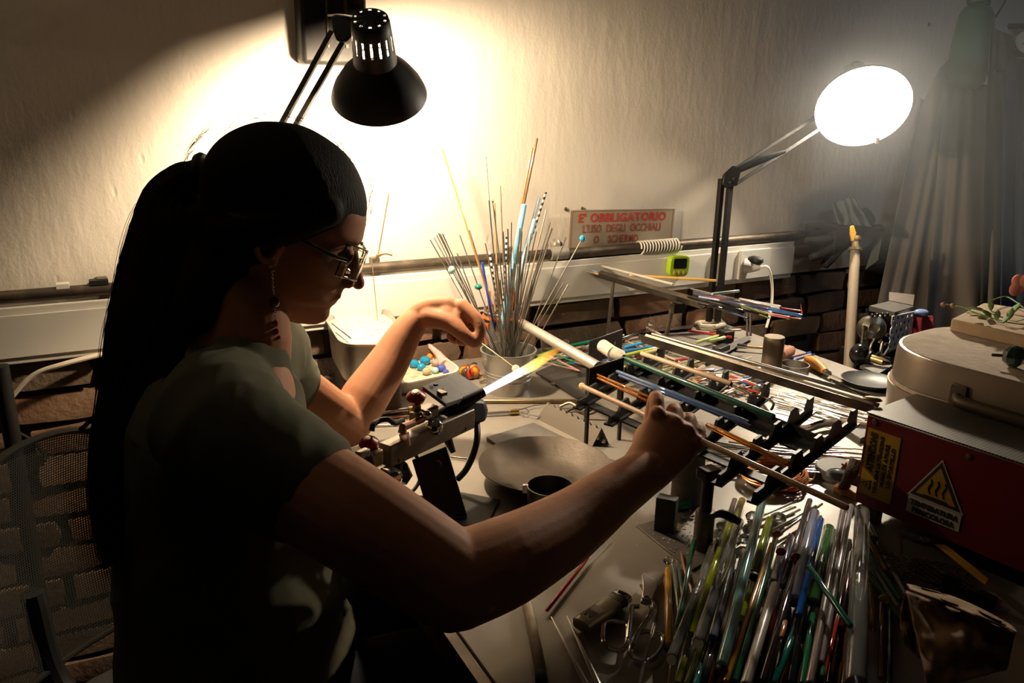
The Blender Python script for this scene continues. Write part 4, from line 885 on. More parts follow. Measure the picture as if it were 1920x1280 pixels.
MB().prism(st_, (FW * .8 - EZ * .1) * .006).build('stand', black, to, bevel=.001)
MB().prism([T(800, 1004), T(916, 984), T(937, 940), T(862, 926), T(790, 940)], EZ * .004).build('base_plate', black, to, bevel=.0008)
for p in ((863, 955), (831, 962)): MB().lathe(T(*p, .012), -FW + EZ, [(.004, 0), (.0035, .003), (.001, .004)], 12).build('screw', steel, to)
MB().lathe(Q(820, 871, -.018), -FW, [(.006, 0), (.006, .003), (.003, .004)], 14).build('bolt', blacksteel, to)
# graphite shelf on top
pts = [Q(792, 724), Q(857, 697, .05), Q(908, 731, .02), Q(836, 757, -.03)]
MB().prism([p - EZ * .006 for p in pts], EZ * .006).build('marver_plate', graphite, to, bevel=.0008)
MB().box((Q(808, 728) + Q(836, 748)) / 2 + EZ * .004, (.010, .032, .005), Matrix.Rotation(math.radians(38), 3, 'Z')).build('hinge_bracket', grm, to, bevel=.0008)
for x, y in ((817, 729), (827, 738)): MB().lathe(Q(x, y) + EZ * .005, EZ, [(.0035, 0), (.0035, .003)], 10).build('screw', black, to)
nz0, nz1 = Q(862, 757, .0), D(906, 735, 1.17)
MB().tube([nz0 - (nz1 - nz0) * .9, nz0, nz1 - (nz1 - nz0) * .15, nz1], [.010, .011, .0075, .0068], 18).build('nozzle', black, to)
MB().prism([Q(866, 768, -.015), Q(888, 750, -.015), Q(908, 752, -.01), Q(914, 772, -.01), Q(910, 790, -.012), Q(880, 798, -.015), Q(869, 790, -.015)], FW * .035).build('rear_block', rubber, to, bevel=.004)
MB().box(Q(857, 770, .0), (.010, .010, .03), TR).build('post', grm, to)
MB().tube([Q(800, 775), Q(830, 790), Q(838, 820), Q(850, 848, -.01)], [.008, .010, .007, .004], 10).build('lever', blacksteel, to)
MB().box(Q(800, 772), (.03, .02, .016), TR).build('manifold', grm, to, bevel=.003)
redk = mat('red_knob', (.30, .010, .012), .35)
def knob(x, y, r, dd=0):
    c = Q(x, y, dd); a = (EZ * .9 - FW * .35).normalized(); s = r * td(x) / F_PX
    MB().lathe(c - a * s * .55, a, [(s * .45, -s * .3), (s * .8, 0), (s, s * .45), (s * .92, s * .6), (s * .45, s * 1.05), (s * .36, s * 1.05)], 12).build('red_knob', redk, to, sharp=25)
    MB().lathe(c - a * s * .55, a, [(s * .3, s * 1.0), (s * .3, s * 1.12), (s * .12, s * 1.14)], 16).build('knob_cap', mat('knob_cap', (.5, .4, .3), .4, metal=.6), to)
    MB().lathe(c - a * s * 2.3, a, [(s * .5, 0), (s * .6, s * .4), (s * .42, s * .9), (s * .38, s * 1.8)], 12).build('valve_stem', darkbrass, to)
knob(780, 742, 19.5); knob(691, 828, 19.5, .01)
MB().box(Q(782, 782), (.016, .016, .016), TR).build('valve_body', darkbrass, to, bevel=.002)
MB().box(Q(700, 857), (.020, .018, .022), TR).build('valve_body', darkbrass, to, bevel=.003)
MB().box(Q(680, 850, -.01), (.018, .010, .010), TR).build('valve_arm', grm, to, bevel=.002)
for x, y, r in ((815, 800, 16), (800, 778, 10)):
    MB().ball(Q(x, y, -.02), r * td(x) / F_PX, 18, 12).build('ball_joint', chrome, to)
MB().lathe(Q(815, 803, -.03), -FW, [(.004, 0), (.004, .003)], 10).build('ball_screw', blacksteel, to)
MB().tube([Q(754, 812, -.015), Q(756, 800, -.015), Q(772, 794, -.015), Q(790, 785, -.015)], [.006, .006, .005, .005], 10).build('copper_elbow', mat('pinkish_copper', (.5, .27, .2), .35, metal=.8), to)
MB().tube([Q(757, 812, -.015), Q(762, 835, -.015)], [.007, .006], 12).build('glass_sleeve', glass('pink_clear', (.8, .6, .55), .6), to)
MB().lathe(Q(735, 895, -.02), -FW + RT * .5, [(.013, -.02), (.013, .004), (.009, .010), (.003, .011)], 20).build('chrome_knob', chrome, to)
MB().tube([Q(745, 868), Q(742, 885), Q(752, 880), Q(760, 893), Q(755, 905)], [.008, .010, .012, .010, .006], 10).build('rear_bracket', blacksteel, to)
hs_ = rubber
for i, pts in enumerate((((894, 792, 0), (895, 820, -.02), (888, 850, -.02), (874, 880, .0), (858, 898, .02)), ((697, 808, .01), (700, 796, .01), (712, 788, .01), (728, 786, .0), (740, 793, 0), (756, 788, 0)), ((745, 905, 0), (750, 920, 0), (765, 930, 0), (788, 934, 0), (812, 932, .02)), ((770, 925, 0), (785, 905, 0), (790, 880, 0), (778, 850, 0), (768, 840, -.01)))):
    MB().tube(spline([Q(x, y, dd) for x, y, dd in pts], 6), [.0052, .0042, .0045, .0028][i] * .9, 10).build('hose', hs_, to)
# flame: glowing gas, white-violet near the nozzle and orange at the tip
fa, fb = nz1, D(1054, 656, 1.33); fd = (fb - fa); fL = fd.length; fd.normalize()
fp = [fa + fd * fL * t + UP * bend for t, bend in ((0, 0), (.12, 0), (.3, 0), (.5, 0), (.62, .000), (.78, .002), (.9, .003), (1.0, .004))]
fr_ = [.0050, .0055, .0066, .0072, .0085, .0072, .0050, .0010]
flm = bpy.data.materials.new('flame_gas'); flm.use_nodes = True; nt = flm.node_tree; N = nt.nodes; L = nt.links; N.remove(N['Principled BSDF'])
em = N.new('ShaderNodeEmission'); L.new(em.outputs[0], N['Material Output'].inputs['Volume'])
tc = N.new('ShaderNodeTexCoord'); dt = N.new('ShaderNodeVectorMath'); dt.operation = 'DOT_PRODUCT'; dt.inputs[1].default_value = tuple(fd); L.new(tc.outputs['Object'], dt.inputs[0])
mr = N.new('ShaderNodeMapRange'); mr.inputs[1].default_value = -fL / 2; mr.inputs[2].default_value = fL / 2; L.new(dt.outputs['Value'], mr.inputs[0])
cr_ = N.new('ShaderNodeValToRGB'); e_ = cr_.color_ramp.elements; e_[0].position = 0; e_[0].color = (.75, .72, 1, 1); e_[1].position = 1; e_[1].color = (1, .30, .02, 1)
for p_, c_ in ((.42, (.85, .70, .85, 1)), (.52, (1, .62, .20, 1)), (.66, (1, .48, .06, 1))): x = cr_.color_ramp.elements.new(p_); x.color = c_
L.new(mr.outputs[0], cr_.inputs[0]); L.new(cr_.outputs[0], em.inputs['Color'])
c2 = N.new('ShaderNodeValToRGB'); c2.color_ramp.elements[0].color = (1, 1, 1, 1); c2.color_ramp.elements[1].color = (.12, .12, .12, 1); x = c2.color_ramp.elements.new(.5); x.color = (.75, .75, .75, 1); x = c2.color_ramp.elements.new(.8); x.color = (.42, .42, .42, 1)
mu = N.new('ShaderNodeMath'); mu.operation = 'MULTIPLY'; mu.inputs[1].default_value = 150; L.new(mr.outputs[0], c2.inputs[0]); L.new(c2.outputs[0], mu.inputs[0]); L.new(mu.outputs[0], em.inputs['Strength'])
mb = MB(); mb.tube(spline(fp, 4), [fr_[min(i // 4, 7)] + (fr_[min(i // 4 + 1, 7)] - fr_[min(i // 4, 7)]) * (i % 4) / 4 for i in range(29)], 16)
fo_ = mb.build('flame', flm, base=tuple((fa + fb) / 2)); tag(fo_, 'white and orange gas flame shooting from the burner nozzle', 'flame')
# bead being melted
bq = D(967, 691, 1.245); hm = D(893, 636, 1.30)
md_ = thing('mandrel_with_bead', 'thin mandrel held in the raised hand with a glowing glass bead in the flame', 'mandrel', bq)
MB().tube([hm + (hm - bq) * .25, bq + (bq - hm) * .22], .0011, 8).build('mandrel', mat('gold_wire', (.5, .38, .2), .4, metal=.7), md_)
MB().ball(bq, .0062, 14, 10).build('bead', mat('hot_bead', (.9, .6, .35), .4, emis=(1, .55, .25), es=.9), md_)
# slab, dish, cup
single('graphite_slab', 'dark grey flat slab behind the round dish', 'slab', MB().prism([T(912, 826), T(1000, 798), T(1070, 832), T(985, 876)], EZ * .007), graphite, bevel=.0008)
dc = T(1021, 880, .018); dr = 124 * dep(dc) / F_PX
dishm = mat('dish_metal', (.085, .066, .05), .38, metal=.4, bump=(160, .3, .001), var=(10, (.16, .13, .105), .45, .7))
single('shallow_dish', 'wide shallow dark metal dish dusted with powder on the bench', 'dish', MB().lathe(V((dc.x, dc.y, TZ)), EZ, [(.02, .001), (.045, .0), (.07, .005), (dr * .97, .024), (dr, .028), (dr, .030), (dr * .98, .0295), (.068, .009), (.04, .0045), (.01, .0035)], 64), dishm)
cp_ = T(1031, 918, .045); cpb = V((cp_.x, cp_.y, TZ)); cr2 = 44 * dep(cp_) / F_PX
cupt = thing('metal_cup', 'small dark metal cup standing in front of the dish', 'cup', cpb)
MB().lathe(cpb, EZ, [(cr2 * .82, .001), (cr2 * .88, 0), (cr2 * .93, .02), (cr2, .05), (cr2 * 1.01, .052), (cr2 * .95, .052), (cr2 * .86, .02), (cr2 * .78, .004)], 36).build('cup_body', mat('cup_metal', (.10, .095, .085), .3, metal=.8), cupt)
MB().box(cp_ + RT * (-cr2 * 1.05) + EZ * .002, (.008, .006, .012), None).build('lug', steel, cupt, bevel=.001)
# notched tent stand
ns_ = thing('notched_stand', 'folded metal stand with a row of round notches along its ridge', 'stand', T(1080, 810))
ra, rb = T(1028, 770, .030), T(1124, 822, .030); la, lb2 = T(1006, 785, 0), T(1110, 837, 0); ka, kb2 = T(1046, 783, 0), T(1142, 834, 0)
ra, rb = (la + ka) / 2 + EZ * .032, (lb2 + kb2) / 2 + EZ * .032
def notched(a, b, ra, rb, n=9):
    poly = [a, b]; ax = (rb - ra); L_ = ax.length; sl = ((a - ra)).normalized()
    for k in range(n):
        t1 = 1 - (k + .28) / n; t2 = 1 - (k + .80) / n; poly.append(ra + ax * (1 - k / n)) if k == 0 else None
        for j in range(7): an = PI * j / 6; tt = (t1 + t2) / 2 + (t1 - t2) / 2 * math.cos(an); poly.append(ra + ax * tt + sl * (math.sin(an) * .0042))
    poly.append(ra); return poly
alum = mat('folded_aluminium', (.36, .32, .27), .4, metal=.7)
for a, b in ((la, lb2), (ka, kb2)): MB().prism(notched(a, b, ra, rb), (EZ.cross((rb - ra).normalized())) * .0012).build('side', alum, ns_)
# brass rod and tools behind the flame
single('brass_rod', 'long thin brass-coloured rod on the bench in front of the bucket', 'rod', MB().rod(T(905, 752, .004), T(1084, 752, .004), .0042, 12), darkbrass)
tw = thing('wire_tool', 'metal tool with a brass ferrule and a bent wire loop', 'tool', T(960, 775))
MB().tube([T(880, 776, .006), T(956, 772, .006)], .0035, 12).build('shaft', steel, tw)
MB().tube([T(956, 772, .006), T(973, 771, .006)], .0055, 14).build('ferrule', brass, tw)
MB().tube([T(x, y, .006) for x, y in ((973, 768), (1000, 760), (1030, 756), (1036, 770), (1032, 783), (1005, 780), (975, 775))], .0010, 6).build('wire_loop', steel, tw)
MB().tube([T(984 + 7 * math.cos(t), 771 + 5 * math.sin(t), .006) for t in [i * .5 for i in range(14)]], .0010, 6).build('wire_coil', steel, tw)
tl2 = thing('metal_tool', 'bright metal tube tool lying behind the elbow of the raised arm', 'tool', T(730, 775))
MB().rod(T(690, 776, .006), T(768, 768, .006), .0048, 14).build('tube', chrome, tl2); MB().tube([T(766, 768, .006), T(778, 767, .006)], .0065, 14).build('ferrule', brass, tl2)
single('copper_rod', 'thin copper-coloured rod lying along the bright metal tube', 'rod', MB().rod(T(705, 784, .003), T(770, 780, .003), .002, 8), copper)
single('thin_steel_rod', 'thin steel rod on the bench right under the torch rail', 'rod', MB().rod(T(690, 798, .003), T(770, 795, .003), .0018, 8), steel)
single('short_steel_rod', 'short dark steel pin lying between the torch stand and its hose', 'rod', MB().rod(T(845, 856, .003), T(876, 860, .003), .0015, 8), rusty)
single('dried_flower', 'curled scraps of burnt wire and petals below the rack\'s end plate', 'scrap', MB().tube(spline([T(1050, 762, .004), T(1068, 755, .012), T(1085, 762, .01), T(1100, 752, .014), T(1112, 764, .008), T(1095, 772, .006), T(1075, 766, .006), T(1062, 772, .004)], 5), .0028, 7), rusty)
single('dark_slab', 'large dark flat slab on the bench right of the bucket', 'slab', MB().prism([T(1004, 700), T(1084, 750), T(1185, 716), T(1100, 660)], EZ * .004), mat('slab_dark', (.055, .048, .04), .5, bump=(90, .2, .001)), bevel=.0006)
single('pink_crumb', 'pink glass crumb on the dark slab\'s edge', 'glass crumb', MB().ball(T(1037, 719, .008), (.005, .004, .003), 7, 5), cane('pink_glass', (.75, .45, .42)))
# black block, cylinder behind the fist
single('black_block', 'small upright black block standing on the bench below the fist', 'block', MB().prism([T(1225, 998), T(1262, 1006), T(1268, 996), T(1232, 988)], EZ * .052), mat('block_black', (.012, .011, .01), .5), bevel=.001)
cyl = T(1286, 938); single('grey_cylinder', 'rough grey cylinder standing behind the fist', 'cylinder', MB().lathe(cyl, EZ, [(.0215, 0), (.0225, .002), (.0225, .085), (.021, .087)], 32), mat('rough_grey', (.15, .135, .115), .7, bump=(60, .6, .002), var=(25, (.09, .08, .07), .4, .65)))
single('green_shard', 'green glass shard behind the black block', 'glass shard', MB().tube([T(1268, 952, .006), T(1292, 946, .006)], [.004, .009], 8), glass('emerald', (.02, .35, .18), .4))
for i, (x, y, c_, l_) in enumerate(((1281, 971, 'azure', 'tiny blue glass chip on the steel sheet'), (1298, 967, 'rose_clear', 'tiny pink glass chip on the steel sheet'))): single('glass_chip', l_, 'glass chip', MB().ball(T(x, y, .006), (.004, .003, .002), 6, 4), MATS['glass_' + c_])
mb = MB()
for i in range(260):
    x, y = R_.gauss(1290, 34), R_.gauss(990, 26)
    if i % 3 == 0: x, y = R_.uniform(900, 1200), R_.uniform(800, 1100)
    q = T(x, y, .0036); s = R_.uniform(.0004, .0013); mb.box(q, (s * R_.uniform(1, 3), s, s * .6), Matrix.Rotation(R_.uniform(0, 3), 3, 'Z'))
tag(mb.build('glass_splinters', mat('splinters', (.6, .58, .52), .2)), 'tiny glass splinters scattered over the bench and sheet', 'splinters', kind='stuff')

# ============================================================ CLUTTER BEHIND THE RACK
cyb = T(1444, 705); ct_ = T(1445, 620, .088)
single('metal_cylinder', 'upright brown metal cylinder standing behind the long angle tray', 'cylinder', MB().lathe(cyb, EZ, [(.020, 0), (.0215, .001), (.0215, .087), (.0205, .089), (.012, .0885)], 36), mat('cyl_brown', (.20, .155, .105), .45, metal=.5, var=(14, (.13, .10, .07), .4, .65)))
rg = T(1488, 700); single('ring_cutter', 'steel ring cutter standing beside the brown metal cylinder', 'ring', MB().lathe(rg, EZ, [(.031, 0), (.031, .022), (.0295, .022), (.0295, 0)], 36, caps=False), steel)
fi = thing('orange_handled_file', 'file with a pear-shaped orange wooden handle next to the steel ring', 'file', T(1540, 690))
MB().tube([T(1512, 672, .016), T(1518, 676, .016), T(1530, 683, .014), T(1542, 692, .012), T(1548, 697, .012)], [.006, .0125, .013, .010, .007], 16).build('handle', mat('orange_wood', (.72, .30, .04), .4, var=(60, (.5, .2, .03), .55, .65)), fi)
MB().tube([T(1548, 697, .012), T(1553, 701, .012)], .0075, 14).build('ferrule', chrome, fi)
MB().hexa([T(1553, 706, .008), T(1592, 720, .006), T(1594, 717, .006), T(1557, 700, .008)], [T(1553, 706, .011), T(1592, 720, .008), T(1594, 717, .008), T(1557, 700, .011)]).build('blade', rusty, fi)
single('cork_roll', 'brown cork-like cylinder lying behind the brown metal cylinder', 'cork', MB().tube([T(1458, 668, .014), T(1462, 667, .015), T(1480, 658, .015), T(1484, 656, .014)], [.012, .0155, .014, .010], 16), mat('cork', (.33, .15, .08), .7, bump=(80, .4, .002)))
fo = MB(); fo.ball(T(1211, 605, .024), .021, 18, 12); fo.v = [tuple(V(q) + (V(q) - T(1211, 605, .024)) * .35 * noise.noise(V(q) * 140)) for q in fo.v]
single('foil_ball', 'crumpled ball of silvery foil among the canes', 'foil ball', fo, mat('foil', (.6, .58, .55), .28, metal=1), sharp=8)
sci = thing('beige_scissors', 'scissors with big beige plastic loops lying at the back of the clutter', 'scissors', T(1310, 610))
for pts in (((1292, 600), (1300, 588), (1325, 586), (1345, 592), (1350, 600), (1330, 604), (1300, 604)), ((1310, 604), (1330, 598), (1352, 602), (1358, 608), (1340, 612), (1315, 611))):
    MB().tube([T(x, y, .010) for x, y in pts], .006, 8, closed=True).build('handle_loop', beigepl, sci)
MB().hexa([T(1300, 608, .006), T(1190, 622, .006), T(1190, 625, .006), T(1300, 615, .006)], [T(1300, 608, .009), T(1190, 622, .007), T(1190, 625, .007), T(1300, 615, .009)]).build('blade', steel, sci)
kb_ = thing('chrome_burner_tip', 'chrome and brass rod tool lying behind the long angle tray', 'tool', T(1410, 655))
MB().tube([T(1382, 648, .012), T(1401, 650, .012)], .0058, 14).build('chrome_end', chrome, kb_); MB().tube([T(1401, 650, .012), T(1438, 653, .012)], .0034, 12).build('brass_stem', brass, kb_)
single('flat_file', 'dark flat file lying behind the rack, the one with an upturned end', 'file', MB().hexa([T(1318, 672, .006), T(1400, 628, .006), T(1410, 634, .006), T(1330, 680, .006)], [T(1318, 672, .009), T(1400, 628, .009), T(1410, 634, .009), T(1330, 680, .009)]), graphite)
single('black_holder', 'black clamp-like holder in front of the lamp post', 'holder', MB().box(T(1352, 655, .012), (.05, .02, .018), Matrix.Rotation(.8, 3, 'Z')), blacksteel, bevel=.002)
pens = [(1475, 672, 1520, 660, 'blue', (.04, .10, .45)), (1480, 678, 1528, 664, 'dark blue', (.02, .04, .22)), (1452, 676, 1510, 662, 'pinkish', (.6, .35, .28)), (1488, 682, 1524, 670, 'white', (.6, .58, .55))]
for a, b, c_, d_, n_, cc in pens: rodpx('glass_cane', '%s cane lying between the brown cylinder and the orange file handle' % n_, (a, b), (c_, d_), 4, cane('pen_' + n_.replace(' ', '_'), cc), .006, .010, cat='glass cane')
big = [(1062, 650, 1145, 632, 7, 'dark_green2', (.015, .22, .12), 'dark green cane, topmost of the heap behind the black end plate'),
 (1080, 646, 1170, 628, 5, 'pale_lime', (.42, .48, .18), 'pale lime cane just above the dark green one'), (1170, 652, 1230, 636, 7, 'azure2', (.03, .30, .60), 'azure blue cane, upper one of the blue pair behind the end plates'),
 (1170, 660, 1245, 645, 7, 'mid_blue', (.04, .22, .55), 'mid blue cane, lower one of the blue pair behind the end plates'), (1172, 666, 1240, 650, 7, 'lime2', (.45, .56, .08), 'bright lime cane under the blue pair'),
 (1202, 664, 1245, 653, 7, 'cream2', (.72, .58, .38), 'cream cane beside the end of the pale beige rod'), (1290, 620, 1372, 632, 5, 'red2', (.45, .02, .02), 'bright red cane beside the scissors'), (1330, 622, 1390, 618, 5, 'brown2', (.38, .17, .09), 'brown cane crossing the bright red one'),
 (1305, 642, 1345, 630, 7, 'lime3', (.45, .55, .18), 'short lime cane under the red cane'), (1330, 640, 1360, 632, 7, 'lime4', (.5, .6, .25), 'pale lime stub beside the dark file'), (1150, 640, 1210, 618, 5, 'black2', (.015, .015, .015), 'black cane with a pointed end near the foil ball'),
 (1185, 640, 1260, 648, 4, 'grey2', (.3, .28, .26), 'grey cane running towards the angle tray'), (1172, 712, 1216, 722, 8, 'lime5', (.40, .55, .12), 'lime cane seen through the rack, left of the knuckles'), (1176, 708, 1205, 718, 7, 'navy3', (.02, .03, .2), 'navy cane seen through the rack, beside the lime one'),
 (1008, 668, 1050, 652, 6, 'green5', (.25, .45, .12), 'green cane just right of the bucket'), (1085, 660, 1105, 690, 6, 'green6', (.18, .40, .12), 'green cane standing out behind the left end plate'), (1157, 586, 1240, 628, 4, 'clear5', (.6, .55, .48), 'long clear cane slanting over the foil ball')]
for a, b, c_, d_, w_, n_, cc, lb_ in big: rodpx('glass_cane', lb_, (a, b), (c_, d_), w_, cane(n_, cc), .014, .02, cat='glass cane')
cols = [('grey', (.30, .28, .25)), ('dark', (.04, .035, .03)), ('green', (.05, .25, .12)), ('red', (.45, .05, .03)), ('cream', (.65, .52, .36)), ('blue', (.05, .16, .42)), ('pink', (.6, .34, .28)), ('yellow-green', (.42, .48, .12)), ('brown', (.28, .14, .07)), ('white', (.6, .57, .52))]
for i in range(120):
    n_, cc = cols[i % 10]; t = R_.random()
    x = 1020 + t * 400 + R_.uniform(-20, 20); y = 634 + t * 50 + R_.uniform(-16, 46) + (12 if t > .7 else 0)
    if uv(T(x, y))[1] < .03: y = 660 + t * 20
    L_ = R_.uniform(22, 52); a_ = R_.choice([-.28, -.2, .28, .35, -.12, .1]) + R_.uniform(-.12, .12)
    z = .004 + (i // 12) * .0012
    p1, p2 = (x - L_ * math.cos(a_), y - L_ * math.sin(a_)), (x + L_ * math.cos(a_), y + L_ * math.sin(a_))
    if min(uv(T(*p1))[1], uv(T(*p2))[1]) < .012: continue
    rodpx('cane_stub', 'short %s cane in the jumbled heap behind the rack' % n_, p1, p2, R_.uniform(2.5, 5), cane('heap_' + n_, cc), z, z, group='heap of coloured canes', cat='glass cane', n=8)
for i in range(40):
    x = R_.uniform(1225, 1420); y = 690 + (x - 1225) * .22 + R_.uniform(-16, 30); a_ = R_.uniform(-.6, .5); L_ = R_.uniform(12, 30)
    n_, cc = cols[[4, 6, 9, 0, 3, 4, 6][i % 7]]
    rodpx('cane_stub', 'small %s glass stub under the rack beside the pale beige rod' % n_, (x - L_ * math.cos(a_), y - L_ * math.sin(a_)), (x + L_ * math.cos(a_), y + L_ * math.sin(a_)), R_.uniform(3, 7), cane('heap_' + n_, cc), .004 + i * .0004, .004 + i * .0004, group='glass stubs under the rack', cat='glass cane', n=8)
for i, (x, y) in enumerate(((1060, 640), (1096, 652), (1082, 662))): single('clear_scrap', ['clear glass scrap at the wall end of the heap', 'clear glass scrap behind the left end plate', 'clear glass scrap beside the aluminium tube'][i], 'glass scrap', MB().ball(T(x, y, .012), (.010, .006, .005), 7, 5), glass('clear', (.9, .93, .9)), sharp=5)
single('orange_blob', 'orange glass lump by the aluminium tube right of the bucket', 'glass piece', MB().ball(T(1046, 655, .012), (.014, .012, .009), 10, 7), cane('orange_bead', (.75, .25, .05)))
single('clear_stopper', 'clear glass piece on the bench in front of the hooked tool', 'glass piece', MB().ball(T(1421, 728, .01), (.012, .009, .009), 8, 6), glass('clear', (.9, .93, .9)), sharp=5)

# ============================================================ SILVER RODS, COIL, DISK
single('steel_tray', 'shallow steel tray of silvery rods under the rack', 'tray', (lambda mb: mb)(MB().prism([T(x, y, .0) for x, y in ((1420, 742), (1450, 786), (1492, 803), (1590, 790), (1645, 800), (1650, 770), (1540, 712))], EZ * .004)), steel, bevel=.0008)
tpts = [T(x, y, .012) for x, y in ((1418, 742), (1445, 786), (1480, 802), (1510, 804), (1560, 792), (1650, 800))]
single('tray_rim', 'curved polished rim of the steel tray under the rack', 'rim', MB().tube(spline(tpts, 5), (.0028, .010)[0], 8, flat=3), chrome)
slm = mat('silver_rod', (.78, .74, .68), .22, metal=.9)
def strew(n, x0, x1, y0, slope, spread, lmin, lmax, z, lb_, grp, ang):
    for i in range(n):
        x = R_.uniform(x0, x1); y = y0 + (x - x0) * slope + R_.uniform(-spread, spread); L_ = R_.uniform(lmin, lmax); a_ = ang + R_.gauss(0, .045); zz = z + R_.random() * .008
        single('silver_rod', lb_, 'rod', MB().tube([T(x - L_ * math.cos(a_), y - L_ * math.sin(a_), zz), T(x + L_ * math.cos(a_), y + L_ * math.sin(a_), zz)], R_.uniform(.0009, .0018), 6), slm, grp)
strew(46, 1490, 1590, 752, .16, 20, 40, 62, .006, 'thin silvery rod in the steel tray under the rack', 'silvery rods in the steel tray', .28)
strew(70, 1380, 1600, 858, .03, 26, 45, 90, .003, 'thin silvery rod lying on the bench above the copper coil', 'silvery rods above the copper coil', .07)
for i, (a, b) in enumerate((((1402, 978), (1486, 942)), ((1398, 986), (1492, 950)), ((1404, 996), (1500, 955)), ((1462, 1000), (1542, 944)), ((1452, 992), (1530, 948)))): rodpx('steel_rod', 'silvery rod lying across behind the fan of glass rods', a, b, 5, slm, .004 + .002 * i, group='silvery rods behind the fan', cat='rod')
for i, (a, b) in enumerate((((1325, 872), (1420, 872)), ((1320, 878), (1410, 879)))): rodpx('steel_rod', 'pale rod lying between the rack post and the grey cylinder', a, b, 3, slm, .004, group='pale rods by the rack post', cat='rod')
single('grey_block', 'flat dark grey block beside the red kiln box', 'block', MB().prism([T(1582, 812), T(1612, 832), T(1640, 820), T(1640, 795), T(1590, 792)], EZ * .010), graphite, bevel=.001)
cc_ = T(1449, 900); co = thing('copper_coil', 'coil of bright copper wire lying on the bench under the rack', 'coil', cc_)
pts = []
for i in range(30 * 40):
    t = 2 * PI * i / 40; k = i / 40
    ph = k * 2.4; R0 = .039 + .009 * math.cos(ph) + .001 * math.sin(k * 7); z = .012 + .0095 * math.sin(ph) + .0015 * math.sin(t * 2 + k)
    pts.append(cc_ + V((R0 * math.cos(t) * 1.04 + .001 * math.sin(k * 3), R0 * math.sin(t), z)))
MB().tube(pts, .00105, 5).build('wire', copper, co)
MB().tube(spline([cc_ + V((.040, -.02, .004)), cc_ + V((.060, -.005, .006)), cc_ + V((.066, .006, .012))], 5), .001, 5).build('wire_end', copper, co)
pkd = T(1572, 892); single('grey_disk', 'thick grey disk beside the copper coil', 'disk', MB().lathe(pkd, EZ, [(.034, 0), (.036, .002), (.036, .014), (.034, .016), (.01, .016)], 48), mat('disk_grey', (.17, .165, .15), .6, bump=(100, .2, .001)))
gd = thing('glass_dome', 'clear glass dome with a small orange star on the grey disk', 'glass piece', T(1570, 886, .016))
MB().ball(T(1572, 890, .018), (.019, .017, .009), 20, 12).build('dome', glass('clear', (.9, .93, .9)), gd)
for k in range(5): t = 2 * PI * k / 5; MB().tube([T(1584, 874, .028), T(1584, 874, .028) + V((.007 * math.cos(t), 0, .007 * math.sin(t)))], [.003, .001], 6).build('star_arm', cane('star', (.85, .22, .10)), gd)
single('twisted_stick', 'brown twisted paper stick lying behind the grey disk', 'stick', MB().tube([T(1520, 862, .006), T(1545, 862, .007), T(1577, 858, .006)], [.004, .005, .003], 8), wood)
single('wood_block', 'small orange-brown wooden block against the foot of the kiln', 'block', MB().prism([T(1561, 922), T(1602, 938), T(1612, 926), T(1572, 911)], EZ * .010), mat('orange_block', (.50, .24, .06), .5), bevel=.001)
single('wire_brush', 'dark bristly brush standing against the left edge of the kiln', 'brush', MB().tube([T(1578, 918, .008), T(1600, 880, .035), T(1606, 865, .045)], [.006, .010, .010], 10), mat('bristles', (.10, .08, .06), .9, bump=(300, 1, .004)))
for i, (x, y, s) in enumerate(((1411, 968, .010), (1459, 972, .012), (1360, 1002, .009), (1352, 985, .007), (1395, 1010, .009))):
    b = MB(); b.ball(T(x, y, .009), (s, s * .7, s * .8), 9, 6); single('clear_lump', ['clear knobbly glass lump right of the rack post foot', 'clear round glass lump behind the lime rod', 'clear glass crumb pile left of the olive rod', 'small clear glass crumb beside the post foot', 'clear glass lump between the thick clear and turquoise rods'][i], 'glass scrap', b, glass('clear', (.9, .93, .9)), sharp=5)

